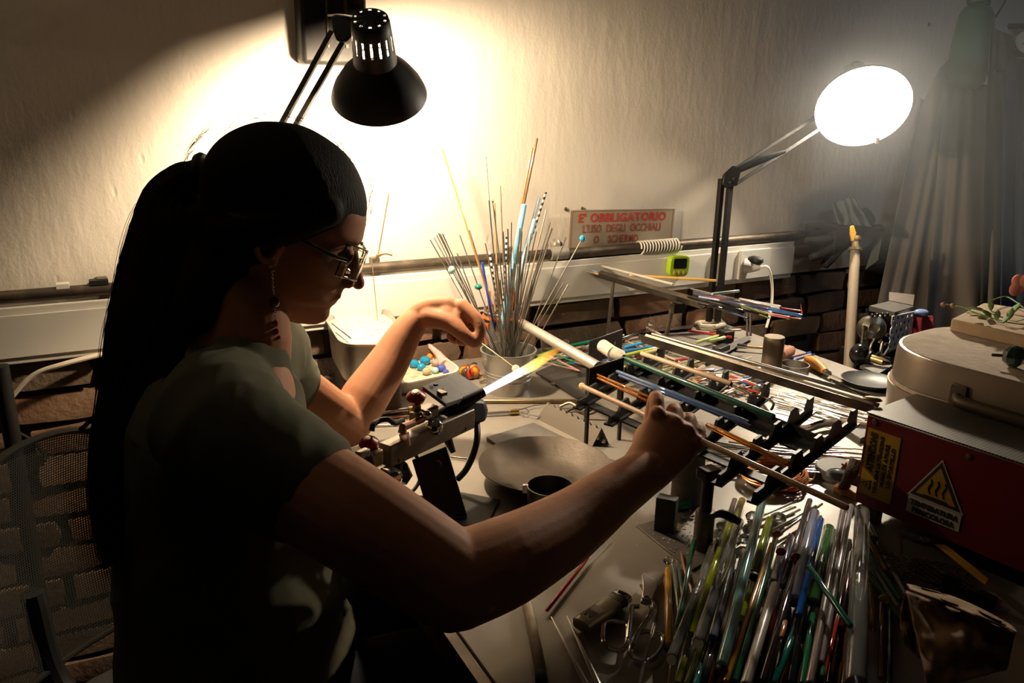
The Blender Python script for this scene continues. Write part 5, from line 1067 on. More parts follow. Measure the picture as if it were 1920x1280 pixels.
# ============================================================ FAN OF GLASS RODS
def z6(x, y): return (1220 + x / 3.556, 920 + y / 3.556)
G, C_ = glass, cane
fan = [ # p1, p2 (far, near), width, material, height far, near, label
 ((290, 330), (180, 900), 10, C_('teal_green', (.035, .20, .12)), .020, .034, 'flat teal-green rod at the left edge of the fan'),
 ((115, 520), (122, 1028), 14, C_('amber_yellow', (.85, .42, .02), .12), .008, .014, 'bright amber-yellow rod standing out left of the fan'),
 ((150, 465), (195, 860), 9, G('grey_clear2', (.45, .50, .46), .6), .006, .010, 'greyish clear rod beside the amber-yellow one'),
 ((185, 480), (225, 800), 7, G('grey_teal', (.25, .35, .35), .6), .006, .010, 'thin grey-teal rod behind the flat teal-green one'),
 ((432, 335), (140, 1118), 18, G('clear', (.9, .93, .9)), .012, .040, 'thick clear rod ending in a white cut face, leftmost of the thick ones'),
 ((612, 60), (520, 330), 15, G('olive', (.55, .52, .12), .6), .008, .014, 'olive-yellow clear rod at the far end of the fan'),
 ((592, 200), (316, 1012), 20, G('clear', (.9, .93, .9)), .022, .050, 'very thick clear rod with a bright cut face, beside the lime one'),
 ((535, 185), (268, 960), 13, G('lime_glass', (.68, .82, .03), .6), .014, .030, 'bright lime rod between the two thick clear ones'),
 ((562, 60), (480, 330), 12, C_('mauve', (.30, .22, .23)), .006, .010, 'mauve opaque rod farthest left at the far end of the fan'),
 ((552, 430), (412, 985), 17, C_('periwinkle', (.24, .28, .42)), .016, .030, 'blue-grey opaque rod left of the turquoise one'),
 ((618, 392), (472, 960), 9, C_('fawn', (.48, .38, .26)), .012, .024, 'slim fawn rod squeezed beside the turquoise one'),
 ((742, 75), (475, 1165), 19, C_('turquoise', (.16, .38, .40), .12), .030, .056, 'long opaque turquoise rod lying on top of the fan'),
 ((795, 185), (690, 540), 15, G('lime_glass2', (.50, .68, .03), .6), .012, .02, 'short lime-green clear rod right of the turquoise one, the far piece'),
 ((680, 590), (600, 850), 15, G('lime_glass2', (.50, .68, .03), .6), .01, .018, 'short lime-green clear rod right of the turquoise one, the near piece'),
 ((808, 352), (500, 1275), 10, C_('tangerine', (.72, .30, .03), .15), .026, .05, 'slim orange rod crossing the fan beside the turquoise one'),
 ((842, 285), (562, 1275), 12, C_('forest', (.025, .16, .09), .15), .024, .046, 'forest green rod right of the slim orange one'),
 ((832, 625), (632, 1300), 19, C_('chalk', (.52, .48, .42), .35), .042, .064, 'thick chalk-white rod lying on top in the middle of the fan'),
 ((872, 372), (815, 600), 12, C_('milk2', (.68, .66, .62), .15), .022, .030, 'short milky rod behind the chalk-white one'),
 ((985, 455), (745, 1290), 18, C_('black_plum', (.03, .015, .02), .08), .034, .056, 'thick black-plum rod right of the chalk-white one'),
 ((1062, 62), (880, 640), 12, G('smoke', (.16, .17, .17), .5), .018, .03, 'smoky clear rod reaching farthest towards the copper coil'),
 ((1095, 140), (962, 720), 20, C_('lavender', (.36, .42, .62), .15), .026, .04, 'thick lavender-blue rod beside the cobalt one'),
 ((940, 300), (850, 640), 10, C_('violet2', (.18, .16, .38), .15), .020, .028, 'slim violet rod left of the lavender one'),
 ((930, 290), (890, 430), 7, C_('rust', (.45, .13, .04)), .018, .022, 'thin rust-coloured rod tip in the middle of the fan'),
 ((1137, 190), (985, 835), 13, G('cobalt', (.01, .16, .70), .25), .030, .046, 'cobalt blue clear rod in the middle of the fan'),
 ((1190, 245), (1085, 750), 22, G('bottle', (.10, .38, .10), .55), .018, .034, 'thick bottle-green clear rod right of the cobalt one'),
 ((1215, 260), (1130, 640), 12, G('bottle', (.10, .38, .10), .55), .014, .026, 'slimmer bottle-green rod behind the thick one'),
 ((1288, 100), (1060, 1290), 14, C_('mushroom', (.27, .21, .20), .3), .026, .052, 'long mushroom-brown rod, left of the long matt pair'),
 ((1335, 98), (1135, 1150), 12, C_('lilac_grey', (.38, .33, .36), .3), .026, .046, 'long lilac-grey rod, right of the long matt pair'),
 ((1410, 125), (1365, 1300), 34, G('clear', (.9, .93, .9)), .030, .060, 'thickest clear glass rod, lying on top at the kiln side of the fan'),
 ((1342, 415), (1270, 920), 14, C_('chestnut', (.12, .025, .015), .1), .018, .03, 'dark chestnut rod beside the thickest clear rod'),
 ((1300, 470), (1190, 1290), 13, C_('maroon2', (.09, .015, .02), .1), .016, .030, 'dark maroon rod left of the chestnut one'),
 ((1055, 505), (1335, 905), 12, G('dark_teal', (.01, .20, .16), .35), .058, .066, 'dark teal rod lying crosswise on top of the fan'),
 ((1460, 625), (1482, 925), 12, G('amber', (.95, .32, .03), .8), .012, .018, 'amber clear rod right of the thickest clear rod'),
 ((1450, 315), (1562, 530), 9, C_('egg_yellow', (.70, .36, .03)), .020, .016, 'egg-yellow rod pointing towards the crumpled paper'),
 ((1445, 200), (1560, 430), 7, G('clear', (.9, .93, .9)), .014, .012, 'thin clear rod slanting towards the wire mesh, the upper one'),
 ((1560, 430), (1700, 690), 8, mat('frosted_rod', (.35, .32, .27), .4), .014, .022, 'frosted grey rod slanting to the crumpled paper'),
 ((1450, 410), (1665, 730), 9, G('sea_green', (.15, .42, .30), .6), .018, .014, 'sea-green clear rod slanting right, the upper of three'),
 ((1448, 470), (1650, 775), 10, G('clear_green', (.65, .80, .65), .7), .020, .016, 'pale green clear rod slanting right, the middle of three'),
 ((1448, 545), (1670, 860), 9, G('leaf_glass', (.15, .38, .06), .55), .018, .014, 'leaf-green clear rod slanting right, the lowest of three'),
 ((1540, 750), (1535, 1250), 11, G('dark_amber', (.40, .22, .02), .6), .008, .014, 'dark amber rod in the shade right of the thickest clear rod'),
 ((1600, 800), (1590, 1300), 12, C_('black_green', (.01, .03, .015), .12), .008, .016, 'black-green rod in the shade beside the crumpled paper'),
 ((990, 860), (820, 1290), 14, G('petrol', (.01, .22, .20), .3), .030, .044, 'petrol-green rod low in the middle of the fan'),
 ((1100, 700), (1010, 1290), 12, G('fir', (.03, .30, .14), .4), .026, .042, 'fir-green clear rod under the long matt pair'),
 ((1045, 560), (930, 1290), 15, C_('ink_black', (.012, .014, .016), .08), .020, .040, 'ink-black rod low between the green ones'),
 ((1250, 830), (1150, 1240), 9, G('ruby', (.75, .06, .02), .45), .030, .044, 'ruby red rod right of the lilac-grey one'),
 ((1180, 940), (1140, 1240), 8, G('fir', (.03, .30, .14), .4), .03, .048, 'thin green rod beside the ruby one'),
 ((1320, 900), (1290, 1300), 15, C_('dark_sienna', (.10, .035, .015), .1), .024, .040, 'dark sienna rod near the bottom of the thickest clear rod'),
 ((330, 1160), (300, 1300), 14, G('petrol', (.01, .22, .20), .3), .03, .036, 'petrol-green rod end low at the left of the fan'),
 ((255, 960), (180, 1300), 18, G('olive2', (.35, .36, .08), .5), .012, .024, 'olive clear rod low under the thick clear ones'),
 ((350, 1000), (240, 1300), 15, G('lime_glass2', (.50, .68, .03), .6), .012, .026, 'lime clear rod low under the thick clear ones'),
 ((430, 960), (340, 1300), 18, G('smoke', (.16, .17, .17), .5), .014, .028, 'smoky rod low between the blue-grey and turquoise ones'),
 ((900, 870), (870, 980), 9, C_('copper_brown', (.45, .18, .07), .15), .05, .054, 'short copper-brown rod stub on the black-plum rod'),
 ((200, 405), (235, 560), 5, C_('salmon', (.5, .2, .12)), .006, .010, 'thin salmon rod with a curled end left of the flat teal-green one'),
 ((230, 520), (280, 700), 5, C_('wine', (.25, .03, .03)), .006, .010, 'thin wine-red rod under the flat teal-green one'),
]
for p1, p2, w_, m_, za, zb2, lb_ in fan:
    rodpx('glass_rod', lb_, z6(*p1), z6(*p2), w_, m_, za, zb2, group='fan of glass rods', n=16)
for i in range(60):                                   # filler rods lying underneath
    t = R_.random(); x0 = 500 + t * 850; y0 = 520 + 260 * R_.random(); x1 = x0 - 60 - 150 * (1 - t); y1 = 1320
    n_, cc = [('dark green', (.02, .10, .05)), ('black', (.012, .012, .012)), ('dark red', (.12, .015, .015)), ('grey', (.22, .22, .22)), ('dark blue', (.015, .04, .14)), ('brown', (.15, .08, .03))][i % 6]
    rodpx('glass_rod', '%s rod in the bottom layer of the fan' % n_, z6(x0, y0), z6(x1, y1), R_.uniform(8, 13), C_('under_' + n_.replace(' ', '_'), cc, .12), .005 + (i % 3) * .004, .008 + (i % 3) * .004, group='bottom layer of the fan', n=8)
# white cut faces
cut = mat('cut_glass_face', (.80, .78, .72), .35)
for x, y, z, r in ((139, 1126, .040, 9), (318, 1018, .050, 9.5)):
    q = T(*z6(x, y), z); single('rod_end_disc', 'pale round cut face at the near end of the %s clear rod' % ('leftmost thick' if x < 200 else 'very thick'), 'glass disc', MB().lathe(q, (CAM - q) + V((0, 0, .2)), [(r * dep(q) / F_PX, 0), (r * dep(q) / F_PX, .001)], 20), cut)
single('thin_stick', 'thin pale stick standing out below the leftmost thick clear rod', 'stick', MB().rod(T(*z6(135, 1150), .012), T(*z6(118, 1300), .012), .0012, 8), beige)
for p, lb_ in (((690, 572), 'black rubber plug between the two lime rod pieces'), ((470, 1190), 'black rubber plug on the near end of the turquoise rod'), ((945, 740), 'black rubber plug on the near end of the lavender rod'), ((128, 1046), 'black rubber plug on the near end of the amber-yellow rod')):
    single('rubber_plug', lb_, 'plug', MB().ball(T(*z6(*p), .052 if p[0] < 480 and p[0] > 400 else .03 if p[0] > 600 else .012), (.0065, .0065, .0055), 12, 8), rubber)
for p, lb_, m_ in (((120, 465), 'clear glass knob on the far end of the amber-yellow rod', glass('clear', (.9, .93, .9))), ((970, 440), 'dark red glass knob beside the black-plum rod', glass('dark_ruby', (.35, .02, .04), .4)), ((840, 285), 'small red-brown glass tip in the fan', cane('rust', (.45, .13, .04))), ((868, 405), 'ruby-tinted glass knob under the milky rod', glass('dark_ruby', (.35, .02, .04), .4)), ((1560, 720), 'honey-coloured curled glass piece beside the dark amber rod', glass('dark_amber', (.40, .22, .02), .6)), ((1010, 470), 'second dark red knob touching the black-plum rod', glass('dark_ruby', (.35, .02, .04), .4))):
    single('glass_lump', lb_, 'glass piece', MB().ball(T(*z6(*p), .036), (.0065, .005, .005), 10, 7), m_)

# ============================================================ SMALL TOOLS IN FRONT
sc = thing('scissors', 'steel shears with squared finger loops lying beside the lighter', 'scissors', T(1195, 1180))
def z5(x, y): return (980 + x / 4.572, 1000 + y / 4.572)
def loop(pts, r, nm, z=.008, m=chrome):
    MB().tube(spline([T(*z5(x, y), z) for x, y in pts + pts[:1]], 4)[:-1], r, 10, closed=True).build(nm, m, sc)
loop([(690, 840), (700, 780), (760, 755), (840, 762), (890, 780), (905, 830), (895, 930), (870, 985), (820, 1005), (740, 985), (690, 930)], .0028, 'finger_loop')
loop([(1060, 840), (1140, 850), (1195, 880), (1200, 940), (1160, 1020), (1100, 1080), (1020, 1090), (950, 1060), (925, 1010), (940, 940), (990, 860)], .0028, 'finger_loop')
MB().tube(spline([T(*z5(x, y), .009) for x, y in ((905, 900), (915, 800), (935, 640), (955, 625), (1000, 625))], 5), .0028, 10).build('shank', chrome, sc)
MB().tube(spline([T(*z5(x, y), .011) for x, y in ((945, 950), (1010, 820), (1100, 690), (1120, 640), (1105, 590), (1060, 570))], 5), .0028, 10).build('shank', chrome, sc)
MB().prism([T(*z5(x, y), .010) for x, y in ((1010, 600), (1030, 500), (1025, 420), (1018, 370), (1040, 350), (1080, 385), (1140, 420), (1150, 470), (1125, 520), (1110, 590), (1060, 620))], EZ * .003).build('blade', steel, sc, bevel=.0006)
MB().prism([T(*z5(x, y), .007) for x, y in ((1040, 590), (1120, 500), (1200, 430), (1215, 350), (1190, 340), (1100, 370), (1030, 440), (1000, 450), (1030, 500))], EZ * .0025).build('blade', rusty, sc, bevel=.0006)
MB().lathe(T(*z5(1060, 560), .013), EZ, [(.0055, 0), (.005, .0025), (.003, .003), (.0028, .0015)], 18).build('rivet', steel, sc)
lg = thing('lighter', 'clear disposable lighter with a warning label lying beside the shears', 'lighter', T(1128, 1145))
la_, lb__ = T(*z5(500, 790), .010), T(*z5(775, 600), .010); lax = (lb__ - la_).normalized(); lsd = EZ.cross(lax)
LR = Matrix((lax, lsd, EZ)).transposed()
mb = MB(); n = 16
def lsec(c, w_, h, m=20): return [c + lsd * (w_ * math.copysign(abs(math.cos(t)) ** .6, math.cos(t))) + EZ * (h * math.copysign(abs(math.sin(t)) ** .6, math.sin(t))) for t in [2 * PI * i / m for i in range(m)]]
loft([lsec(la_ - lax * .002, .010, .005), lsec(la_, .0125, .0065), lsec(lb__, .0125, .0065), lsec(lb__ + lax * .001, .011, .005)]).build('tank', mat('lighter_clear', (.72, .64, .45), .12, trans=.35, coat=.5), lg)
loft([lsec(lb__ + lax * .001, .0115, .006), lsec(lb__ + lax * .011, .0115, .006)]).build('collar', mat('lighter_collar', (.14, .13, .11), .3), lg)
loft([lsec(lb__ + lax * .011, .0125, .0068), lsec(lb__ + lax * .020, .0120, .0066), lsec(lb__ + lax * .022, .010, .005)]).build('hood', chrome, lg)
MB().tube([lb__ + lax * .016 - lsd * .004 + EZ * .005, lb__ + lax * .016 + lsd * .004 + EZ * .005], .0035, 12).build('wheel', blacksteel, lg)
lc = la_ + lax * .020 + EZ * .0068
lw = MB().box(lc, (.026, .016, .0004), LR).build('label_sticker', mat('sticker', (.52, .47, .38), .6), lg)
for k in range(9):
    MB().box(lc + EZ * .0003 + lax * (-.009 + .0007 * (k % 3)) + lsd * (-.006 + .0015 * k) + lax * .006, (.009 + .002 * (k % 2), .0007, .0002), LR).build('print_line', ink, lw)
for k in (0, 1):
    q = lc + EZ * .0003 - lax * .0085 + lsd * (-.0035 + .007 * k); MB().prism([q + lax * .0022, q - lax * .0018 - lsd * .0022, q - lax * .0018 + lsd * .0022], EZ * .0002).build('warning_triangle', ink, lw)
tz = thing('tweezers', 'long steel tweezers with their two points towards the lighter', 'tweezers', T(1090, 1240))
for p1, p2, r1 in (((245, 712), (545, 1290), .0012), ((378, 705), (650, 1290), .0012)):
    a, b = T(*z5(*p1), .006), T(*z5(*p2), .008); a2 = a + (b - a) * .35
    MB().tube([a, a2, b, b + (b - a) * .35], [(.0006, .0006), (.0018, .0012), (.0032, .0012), (.0032, .0012)], 8).build('arm', steel, tz)
rp = thing('wooden_tool', 'pale wooden dowel with a dark metal tip at the bench edge', 'dowel', T(1000, 1180))
MB().rod(T(*z5(25, 540), .007), T(*z5(160, 1185), .007), .0058, 14).build('dowel', mat('pale_dowel', (.58, .48, .33), .6, var=(40, (.45, .37, .25), .4, .6)), rp)
MB().rod(T(*z5(152, 1190), .007), T(*z5(165, 1300), .007), .0062, 14).build('tip', blacksteel, rp)
rodpx('glass_rod', 'thin tapering crimson glass rod on the bench under the forearm', z5(205, 660), z5(560, 210), 7, glass('crimson', (.55, .01, .03), .35), .006)
rodpx('glass_rod', 'hair-thin pale end continuing the crimson rod', z5(560, 210), z5(740, 30), 2, cane('pale_pink2', (.6, .45, .4)), .006)
single('thin_glass_loop', 'thin clear glass stick with a looped tip lying over the shears', 'glass piece', MB().tube(spline([T(*z5(x, y), .016) for x, y in ((1000, 1290), (1050, 1060), (1090, 930), (1112, 830), (1130, 765), (1135, 810), (1110, 900))], 5), .0016, 8), glass('clear', (.9, .93, .9)))

# ============================================================ BOTTOM RIGHT CORNER
def z7(x, y): return (1600 + x / 4, 960 + y / 4)
def paper(a, b):
    p = [(395, 590), (1215, 900), (560, 1330), (1150, 1180)]
    x = (p[0][0] * (1 - a) + p[1][0] * a) * (1 - b) + (p[2][0] * (1 - a) + p[3][0] * a) * b; y = (p[0][1] * (1 - a) + p[1][1] * a) * (1 - b) + (p[2][1] * (1 - a) + p[3][1] * a) * b
    f_ = noise.noise(V((a * 3, b * 3, 1))) * .006 + .003 * abs(noise.noise(V((a * 5 + 3, b * 4, 7)))) + .0015 * noise.noise(V((a * 11, b * 9, 3)))
    return T(*z7(x, y), .05 + .035 * (1 - b) + f_)
papm = mat('brown_paper', (.19, .11, .055), .85, bump=(30, .4, .003), var=(7, (.16, .09, .045), .45, .65))
mb = MB().grid(paper, 34, 26); cr0 = thing('crumpled_paper', 'crumpled brown paper bundle at the near corner of the kiln', 'paper', T(*z7(750, 1000)))
mb.build('sheet', papm, cr0, solid=.0015, sharp=180)
def flap(a, b):
    x = 400 + a * 800 + b * 30; y = 585 + a * 300 + a * a * 20 - (1 - b) * (45 + 40 * math.sin(a * PI)); return T(*z7(x, y), .090 + .01 * b + .012 * noise.noise(V((a * 4, b * 2, 5))))
MB().grid(flap, 24, 6).build('folded_edge', mat('brown_paper_edge', (.22, .125, .05), .8), cr0, solid=.0015, sharp=28)
def side(a, b): return T(*z7(395 - 40 * math.sin(b * PI) * (1 - a) + a * 150 + b * a * 60, 600 + b * 400 + a * b * 200), .082 - .05 * b - a * .004 + .008 * noise.noise(V((a * 4, b * 4, 9))))
MB().grid(side, 12, 16).build('side_fold', papm, cr0, solid=.0015, sharp=28)
em_ = thing('wire_mesh', 'piece of expanded metal mesh lying under the kiln', 'mesh', T(*z7(500, 390)))
mb = MB(); ex, ey = (T(*z7(800, 420), .02) - T(*z7(200, 300), .02)), (T(*z7(300, 480), .02) - T(*z7(200, 300), .02)); o0 = T(*z7(200, 300), .022)
for j in range(6):
    for i in range(9):
        for k in (-1, 1):
            a0 = o0 + ex * ((i + (j % 2) * .5) / 9) + ey * (j / 6); a1 = o0 + ex * ((i + .5 + (j % 2) * .5) / 9) + ey * ((j + .5 * k) / 6); a2 = o0 + ex * ((i + 1 + (j % 2) * .5) / 9) + ey * (j / 6)
            mb.tube([a0, a1, a2], .0011, 5)
mb.build('mesh_sheet', rusty, em_)
single('yellow_bar', 'flat yellow-brown bar sticking out from under the kiln', 'bar', MB().hexa([T(*z7(610, 240), .03), T(*z7(700, 245), .03), T(*z7(1020, 500), .03), T(*z7(990, 550), .03)], [T(*z7(610, 240), .036), T(*z7(700, 245), .036), T(*z7(1020, 500), .036), T(*z7(990, 550), .036)]), mat('yellow_bar', (.36, .19, .02), .5), bevel=.001)
single('black_bracket', 'black upright bracket in front of the wire mesh', 'bracket', MB().box(T(*z7(718, 620), .022), (.016, .010, .05), KR).box(T(*z7(760, 545), .012), (.09, .012, .012), KR), black)
single('pink_strip', 'thin dark red strip under the edge of the kiln', 'strip', MB().prism([T(*z7(340, 150), .003), T(*z7(352, 150), .003), T(*z7(358, 330), .003), T(*z7(346, 330), .003)], EZ * .001), mat('dark_pink', (.25, .06, .05), .6))
for i, (x, y, s) in enumerate(((400, 150, .010), (470, 180, .011), (530, 200, .009), (430, 450, .006), (395, 470, .006), (300, 480, .007), (360, 500, .005))):
    single('glass_scrap', ['crumpled clear film by the kiln foot, the one nearest the fan', 'crumpled clear film by the kiln foot, the middle one', 'crumpled clear film by the kiln foot, the one nearest the yellow bar', 'shiny clear crumb on the near edge of the mesh', 'second shiny crumb on the near edge of the mesh', 'dark glass scrap between the mesh and the green rods', 'tiny dark scrap above the crumpled paper'][i], 'glass scrap', MB().ball(T(*z7(x, y), .008), (s, s * .6, s * .5), 7, 5), [glass('clear', (.9, .93, .9)), cane('brown_scrap', (.18, .10, .04))][i > 4], sharp=5)
single('blue_scrap', 'small blue and grey glass scrap behind the thickest clear rod', 'glass scrap', MB().ball(T(*z7(145, 205), .012), (.008, .006, .006), 8, 6), cane('slate_blue', (.10, .14, .28)))

# ============================================================ CHAIR
chh = thing('office_chair', 'black office chair with a see-through mesh back behind the woman', 'chair', (-.42, .93, 0))
def meshfab():
    m = mat('mesh_fabric', (.022, .02, .017), .8); nt = m.node_tree; N = nt.nodes; L = nt.links
    v = N.new('ShaderNodeTexVoronoi'); v.inputs['Randomness'].default_value = .0; v.inputs['Scale'].default_value = 240; L.new(N['Texture Coordinate'].outputs['UV'], v.inputs['Vector'])
    r = N.new('ShaderNodeMath'); r.operation = 'GREATER_THAN'; r.inputs[1].default_value = .30; L.new(v.outputs['Distance'], r.inputs[0])
    L.new(r.outputs[0], N['Principled BSDF'].inputs['Alpha']); return m
cc0 = V((-.63, 1.00, 0)); cn = V((math.cos(math.radians(-18)), math.sin(math.radians(-18)), 0)); cl = V((-cn.y, cn.x, 0))
def backp(a, b):
    s = a * 2 - 1; hwd = .235 * (1 - .12 * b) ; z = .47 + .375 * b
    top = .0 if b < .75 else -((b - .75) / .25) ** 2 * .10 * abs(s) ** 2.2
    return cc0 + cl * (hwd * s) - cn * (.06 * (1 - s * s) - .03 * b + .02 * math.sin(b * 3)) + EZ * (z + top)
mb = MB().grid(backp, 40, 30); bo = mb.build('backrest_mesh', meshfab(), chh, sharp=180)
uvl = bo.data.uv_layers.new(name='UVMap')
for lp in bo.data.loops:
    i = lp.vertex_index; uvl.data[lp.index].uv = ((i % 41) / 40 * .47, (i // 41) / 30 * .375)
edge = [backp(i / 20, 1) for i in range(21)] + [backp(1, 1 - i / 12) for i in range(1, 13)] + [backp(1 - i / 20, 0) for i in range(1, 21)] + [backp(0, i / 12) for i in range(1, 12)]
MB().tube(edge, .0055, 8, closed=True).build('backrest_frame', mat('chair_frame', (.02, .018, .015), .9, spec=.1), chh)
sc2 = V((-.40, .92, .44))
def sq(s, z): return [V((sc2.x, sc2.y, z)) + EU * (.225 * s * math.copysign(abs(math.cos(t)) ** .5, math.cos(t))) - EV * (.225 * s * math.copysign(abs(math.sin(t)) ** .5, math.sin(t))) for t in [2 * PI * i / 32 for i in range(32)]]
loft([sq(.93, .395), sq(1, .41), sq(1, .44), sq(.93, .455), sq(.6, .45)]).build('seat', mat('seat_fabric', (.02, .02, .022), .9), chh)
MB().tube(spline([V((sc2.x, sc2.y, .40)), V((-.56, .98, .39)), V((-.68, 1.02, .44)), V((-.70, 1.02, .60))], 5), .016, 10).build('back_support', rubber, chh)
MB().tube([(sc2.x, sc2.y, .40), (sc2.x, sc2.y, .08)], [.028, .024], 16).build('column', blacksteel, chh)
for k in range(5):
    t = 2 * PI * k / 5 + .3; e = V((sc2.x + .28 * math.cos(t), sc2.y + .28 * math.sin(t), .065))
    MB().tube([(sc2.x, sc2.y, .10), e], [.024, .014], 10, flat=.7).build('base_arm', rubber, chh)
    MB().lathe(V((e.x, e.y, .027)) - V((-math.sin(t), math.cos(t), 0)) * .02, V((-math.sin(t), math.cos(t), 0)), [(.02, 0), (.027, .004), (.027, .036), (.02, .04)], 16).build('caster', rubber, chh)

# ============================================================ PERSON
def union(mb, voxel, smooth=6, fac=.5):
    me = bpy.data.meshes.new('u'); me.from_pydata(mb.v, [], mb.f); bm = bmesh.new(); bm.from_mesh(me)
    bmesh.ops.recalc_face_normals(bm, faces=bm.faces); bm.to_mesh(me); bm.free()
    o = bpy.data.objects.new('u', me); COL.objects.link(o)
    md = o.modifiers.new('r', 'REMESH'); md.mode = 'VOXEL'; md.voxel_size = voxel
    ms = o.modifiers.new('s', 'SMOOTH'); ms.factor = fac; ms.iterations = smooth
    dg = bpy.context.evaluated_depsgraph_get(); dg.update()
    out = bpy.data.meshes.new_from_object(o.evaluated_get(dg)); bpy.data.objects.remove(o); bpy.data.meshes.remove(me); return out
def link(name, me, m, parent):
    me.materials.clear(); me.materials.append(m); base = parent.location
    co = np.empty(len(me.vertices) * 3); me.vertices.foreach_get('co', co); co = co.reshape(-1, 3) - np.array(base); me.vertices.foreach_set('co', co.ravel())
    me.polygons.foreach_set('use_smooth', [True] * len(me.polygons)); me.update()
    o = bpy.data.objects.new(name, me); COL.objects.link(o); o.parent = parent; return o
def blob(mb, pts, rad, n=16, sub=4, **k):
    """tapered limb with round ends"""
    P = spline(pts, sub); rr_ = []
    rad = [r if hasattr(r, '__len__') else (r, r) for r in rad]
    for i in range(len(rad) - 1):
        for j in range(sub): t = j / sub; rr_.append((rad[i][0] * (1 - t) + rad[i + 1][0] * t, rad[i][1] * (1 - t) + rad[i + 1][1] * t))
    rr_.append(rad[-1]); a, b = P[0], P[-1]; ta, tb_ = (P[1] - P[0]).normalized(), (P[-1] - P[-2]).normalized()
    ra, rb = rr_[0], rr_[-1]; m0, m1 = min(ra), min(rb)
    P = [a - ta * m0, a - ta * m0 * .8, a - ta * m0 * .4] + P + [b + tb_ * m1 * .4, b + tb_ * m1 * .8, b + tb_ * m1]
    rr_ = [(ra[0] * .15, ra[1] * .15), (ra[0] * .6, ra[1] * .6), (ra[0] * .92, ra[1] * .92)] + rr_ + [(rb[0] * .92, rb[1] * .92), (rb[0] * .6, rb[1] * .6), (rb[0] * .15, rb[1] * .15)]
    return mb.tube(P, rr_, n, **k)
def DD(*l): return [D(*q) for q in l]
HEAD_A, HEAD_P = math.radians(18), math.radians(23)
hf = V((math.cos(HEAD_A) * math.cos(HEAD_P), math.sin(HEAD_A) * math.cos(HEAD_P), -math.sin(HEAD_P)))
hl = V((-math.sin(HEAD_A), math.cos(HEAD_A), 0)); hu = hf.cross(hl)
HC = D(541, 428, 1.0); HS = .98
def H(x, y, z): return HC + (hf * x + hl * y + hu * z) * HS
def interp(tab, z):
    for (a, u), (b, v) in zip(tab, tab[1:]):
        if (a >= z >= b) or (a <= z <= b):
            t = (z - a) / (b - a); t = t * t * (3 - 2 * t) * .5 + t * .5; return u + (v - u) * t
    return tab[-1][1]
front = [(.115, .0), (.110, .028), (.098, .052), (.08, .072), (.06, .083), (.04, .089), (.02, .092), (.008, .089), (0, .086), (-.01, .087), (-.03, .087), (-.043, .088), (-.050, .0925), (-.056, .0925), (-.0605, .0885), (-.066, .0915), (-.073, .089), (-.079, .0845), (-.088, .088), (-.098, .087), (-.107, .078), (-.115, .055)]
back = [(.115, 0), (.110, -.035), (.10, -.055), (.08, -.077), (.05, -.093), (.02, -.098), (-.01, -.095), (-.04, -.082), (-.07, -.055), (-.10, -.025), (-.115, -.005)]
half = [(.115, .0), (.110, .022), (.10, .040), (.08, .060), (.05, .0725), (.02, .0755), (-.01, .073), (-.03, .070), (-.05, .065), (-.07, .057), (-.09, .045), (-.105, .028), (-.115, .010)]
pp_ = thing('person', 'woman in an olive short-sleeved shirt and safety glasses, working glass in the burner flame', 'person', (-.40, .92, 0))
body = MB()
zs = [.1148 - .2296 * (1 - math.cos(PI * i / 64)) / 2 for i in range(65)]; n = 64; vs = []
for z in zs:
    f_, b_, w_ = interp(front, z), interp(back, z), interp(half, z); cheek = f_ - (.010 if z < .015 else .004) - (.012 if -.115 < z < -.08 else 0)
    for k in range(n):
        t = 2 * PI * k / n; c, s = math.cos(t), math.sin(t)
        if c >= 0:
            td_ = t if t < PI else t - 2 * PI
            r_ = cheek + (f_ - cheek) * math.exp(-(td_ / .42) ** 2); x = r_ * abs(c) ** .82
            if -.02 < z < .012: x -= .007 * math.exp(-((abs(td_) - .42) / .16) ** 2) * (1 - abs(z + .004) / .016 * .5)
        else: x = b_ * abs(c) ** .9
        y = w_ * math.copysign(abs(s) ** .92, s); vs.append(H(x, y, z))
fs = [(i * n + k, i * n + (k + 1) % n, (i + 1) * n + (k + 1) % n, (i + 1) * n + k) for i in range(len(zs) - 1) for k in range(n)] + [tuple(range(n)), tuple(reversed(range((len(zs) - 1) * n, len(zs) * n)))]
body.add(vs, fs)
blob(body, [H(.086, 0, .004), H(.094, 0, -.012), H(.104, 0, -.030), H(.108, 0, -.0365)], [.006, .0065, .0085, .009], 12, 3)
for s in (-1, 1):
    body.ball(H(.094, s * .0105, -.038), .0085 * HS, 10, 8)
    # ear
    ec0 = [H(-.018 + .013 * math.cos(t) - .006, s * (.078 + .006 * (1 - math.cos(t)) * .8), -.008 + .028 * math.sin(t) - .004 * math.cos(t)) for t in [2 * PI * i / 14 for i in range(14)]]
    body.tube(ec0, .0045, 8, closed=True); body.ball(H(-.018, s * .074, -.008), (.012, .008, .024), 12, 8); body.ball(H(-.012, s * .076, -.036), .0075, 10, 8)
    body.ball(H(.0725, s * .031, -.002), .0122, 14, 10)
    blob(body, [H(.086, s * .012, .018), H(.078, s * .036, .020)], [.005, .004], 10, 3)
blob(body, [H(.088, -.020, -.0605), H(.0905, 0, -.0600), H(.088, .020, -.0605)], [.002, .003, .002], 8, 3)
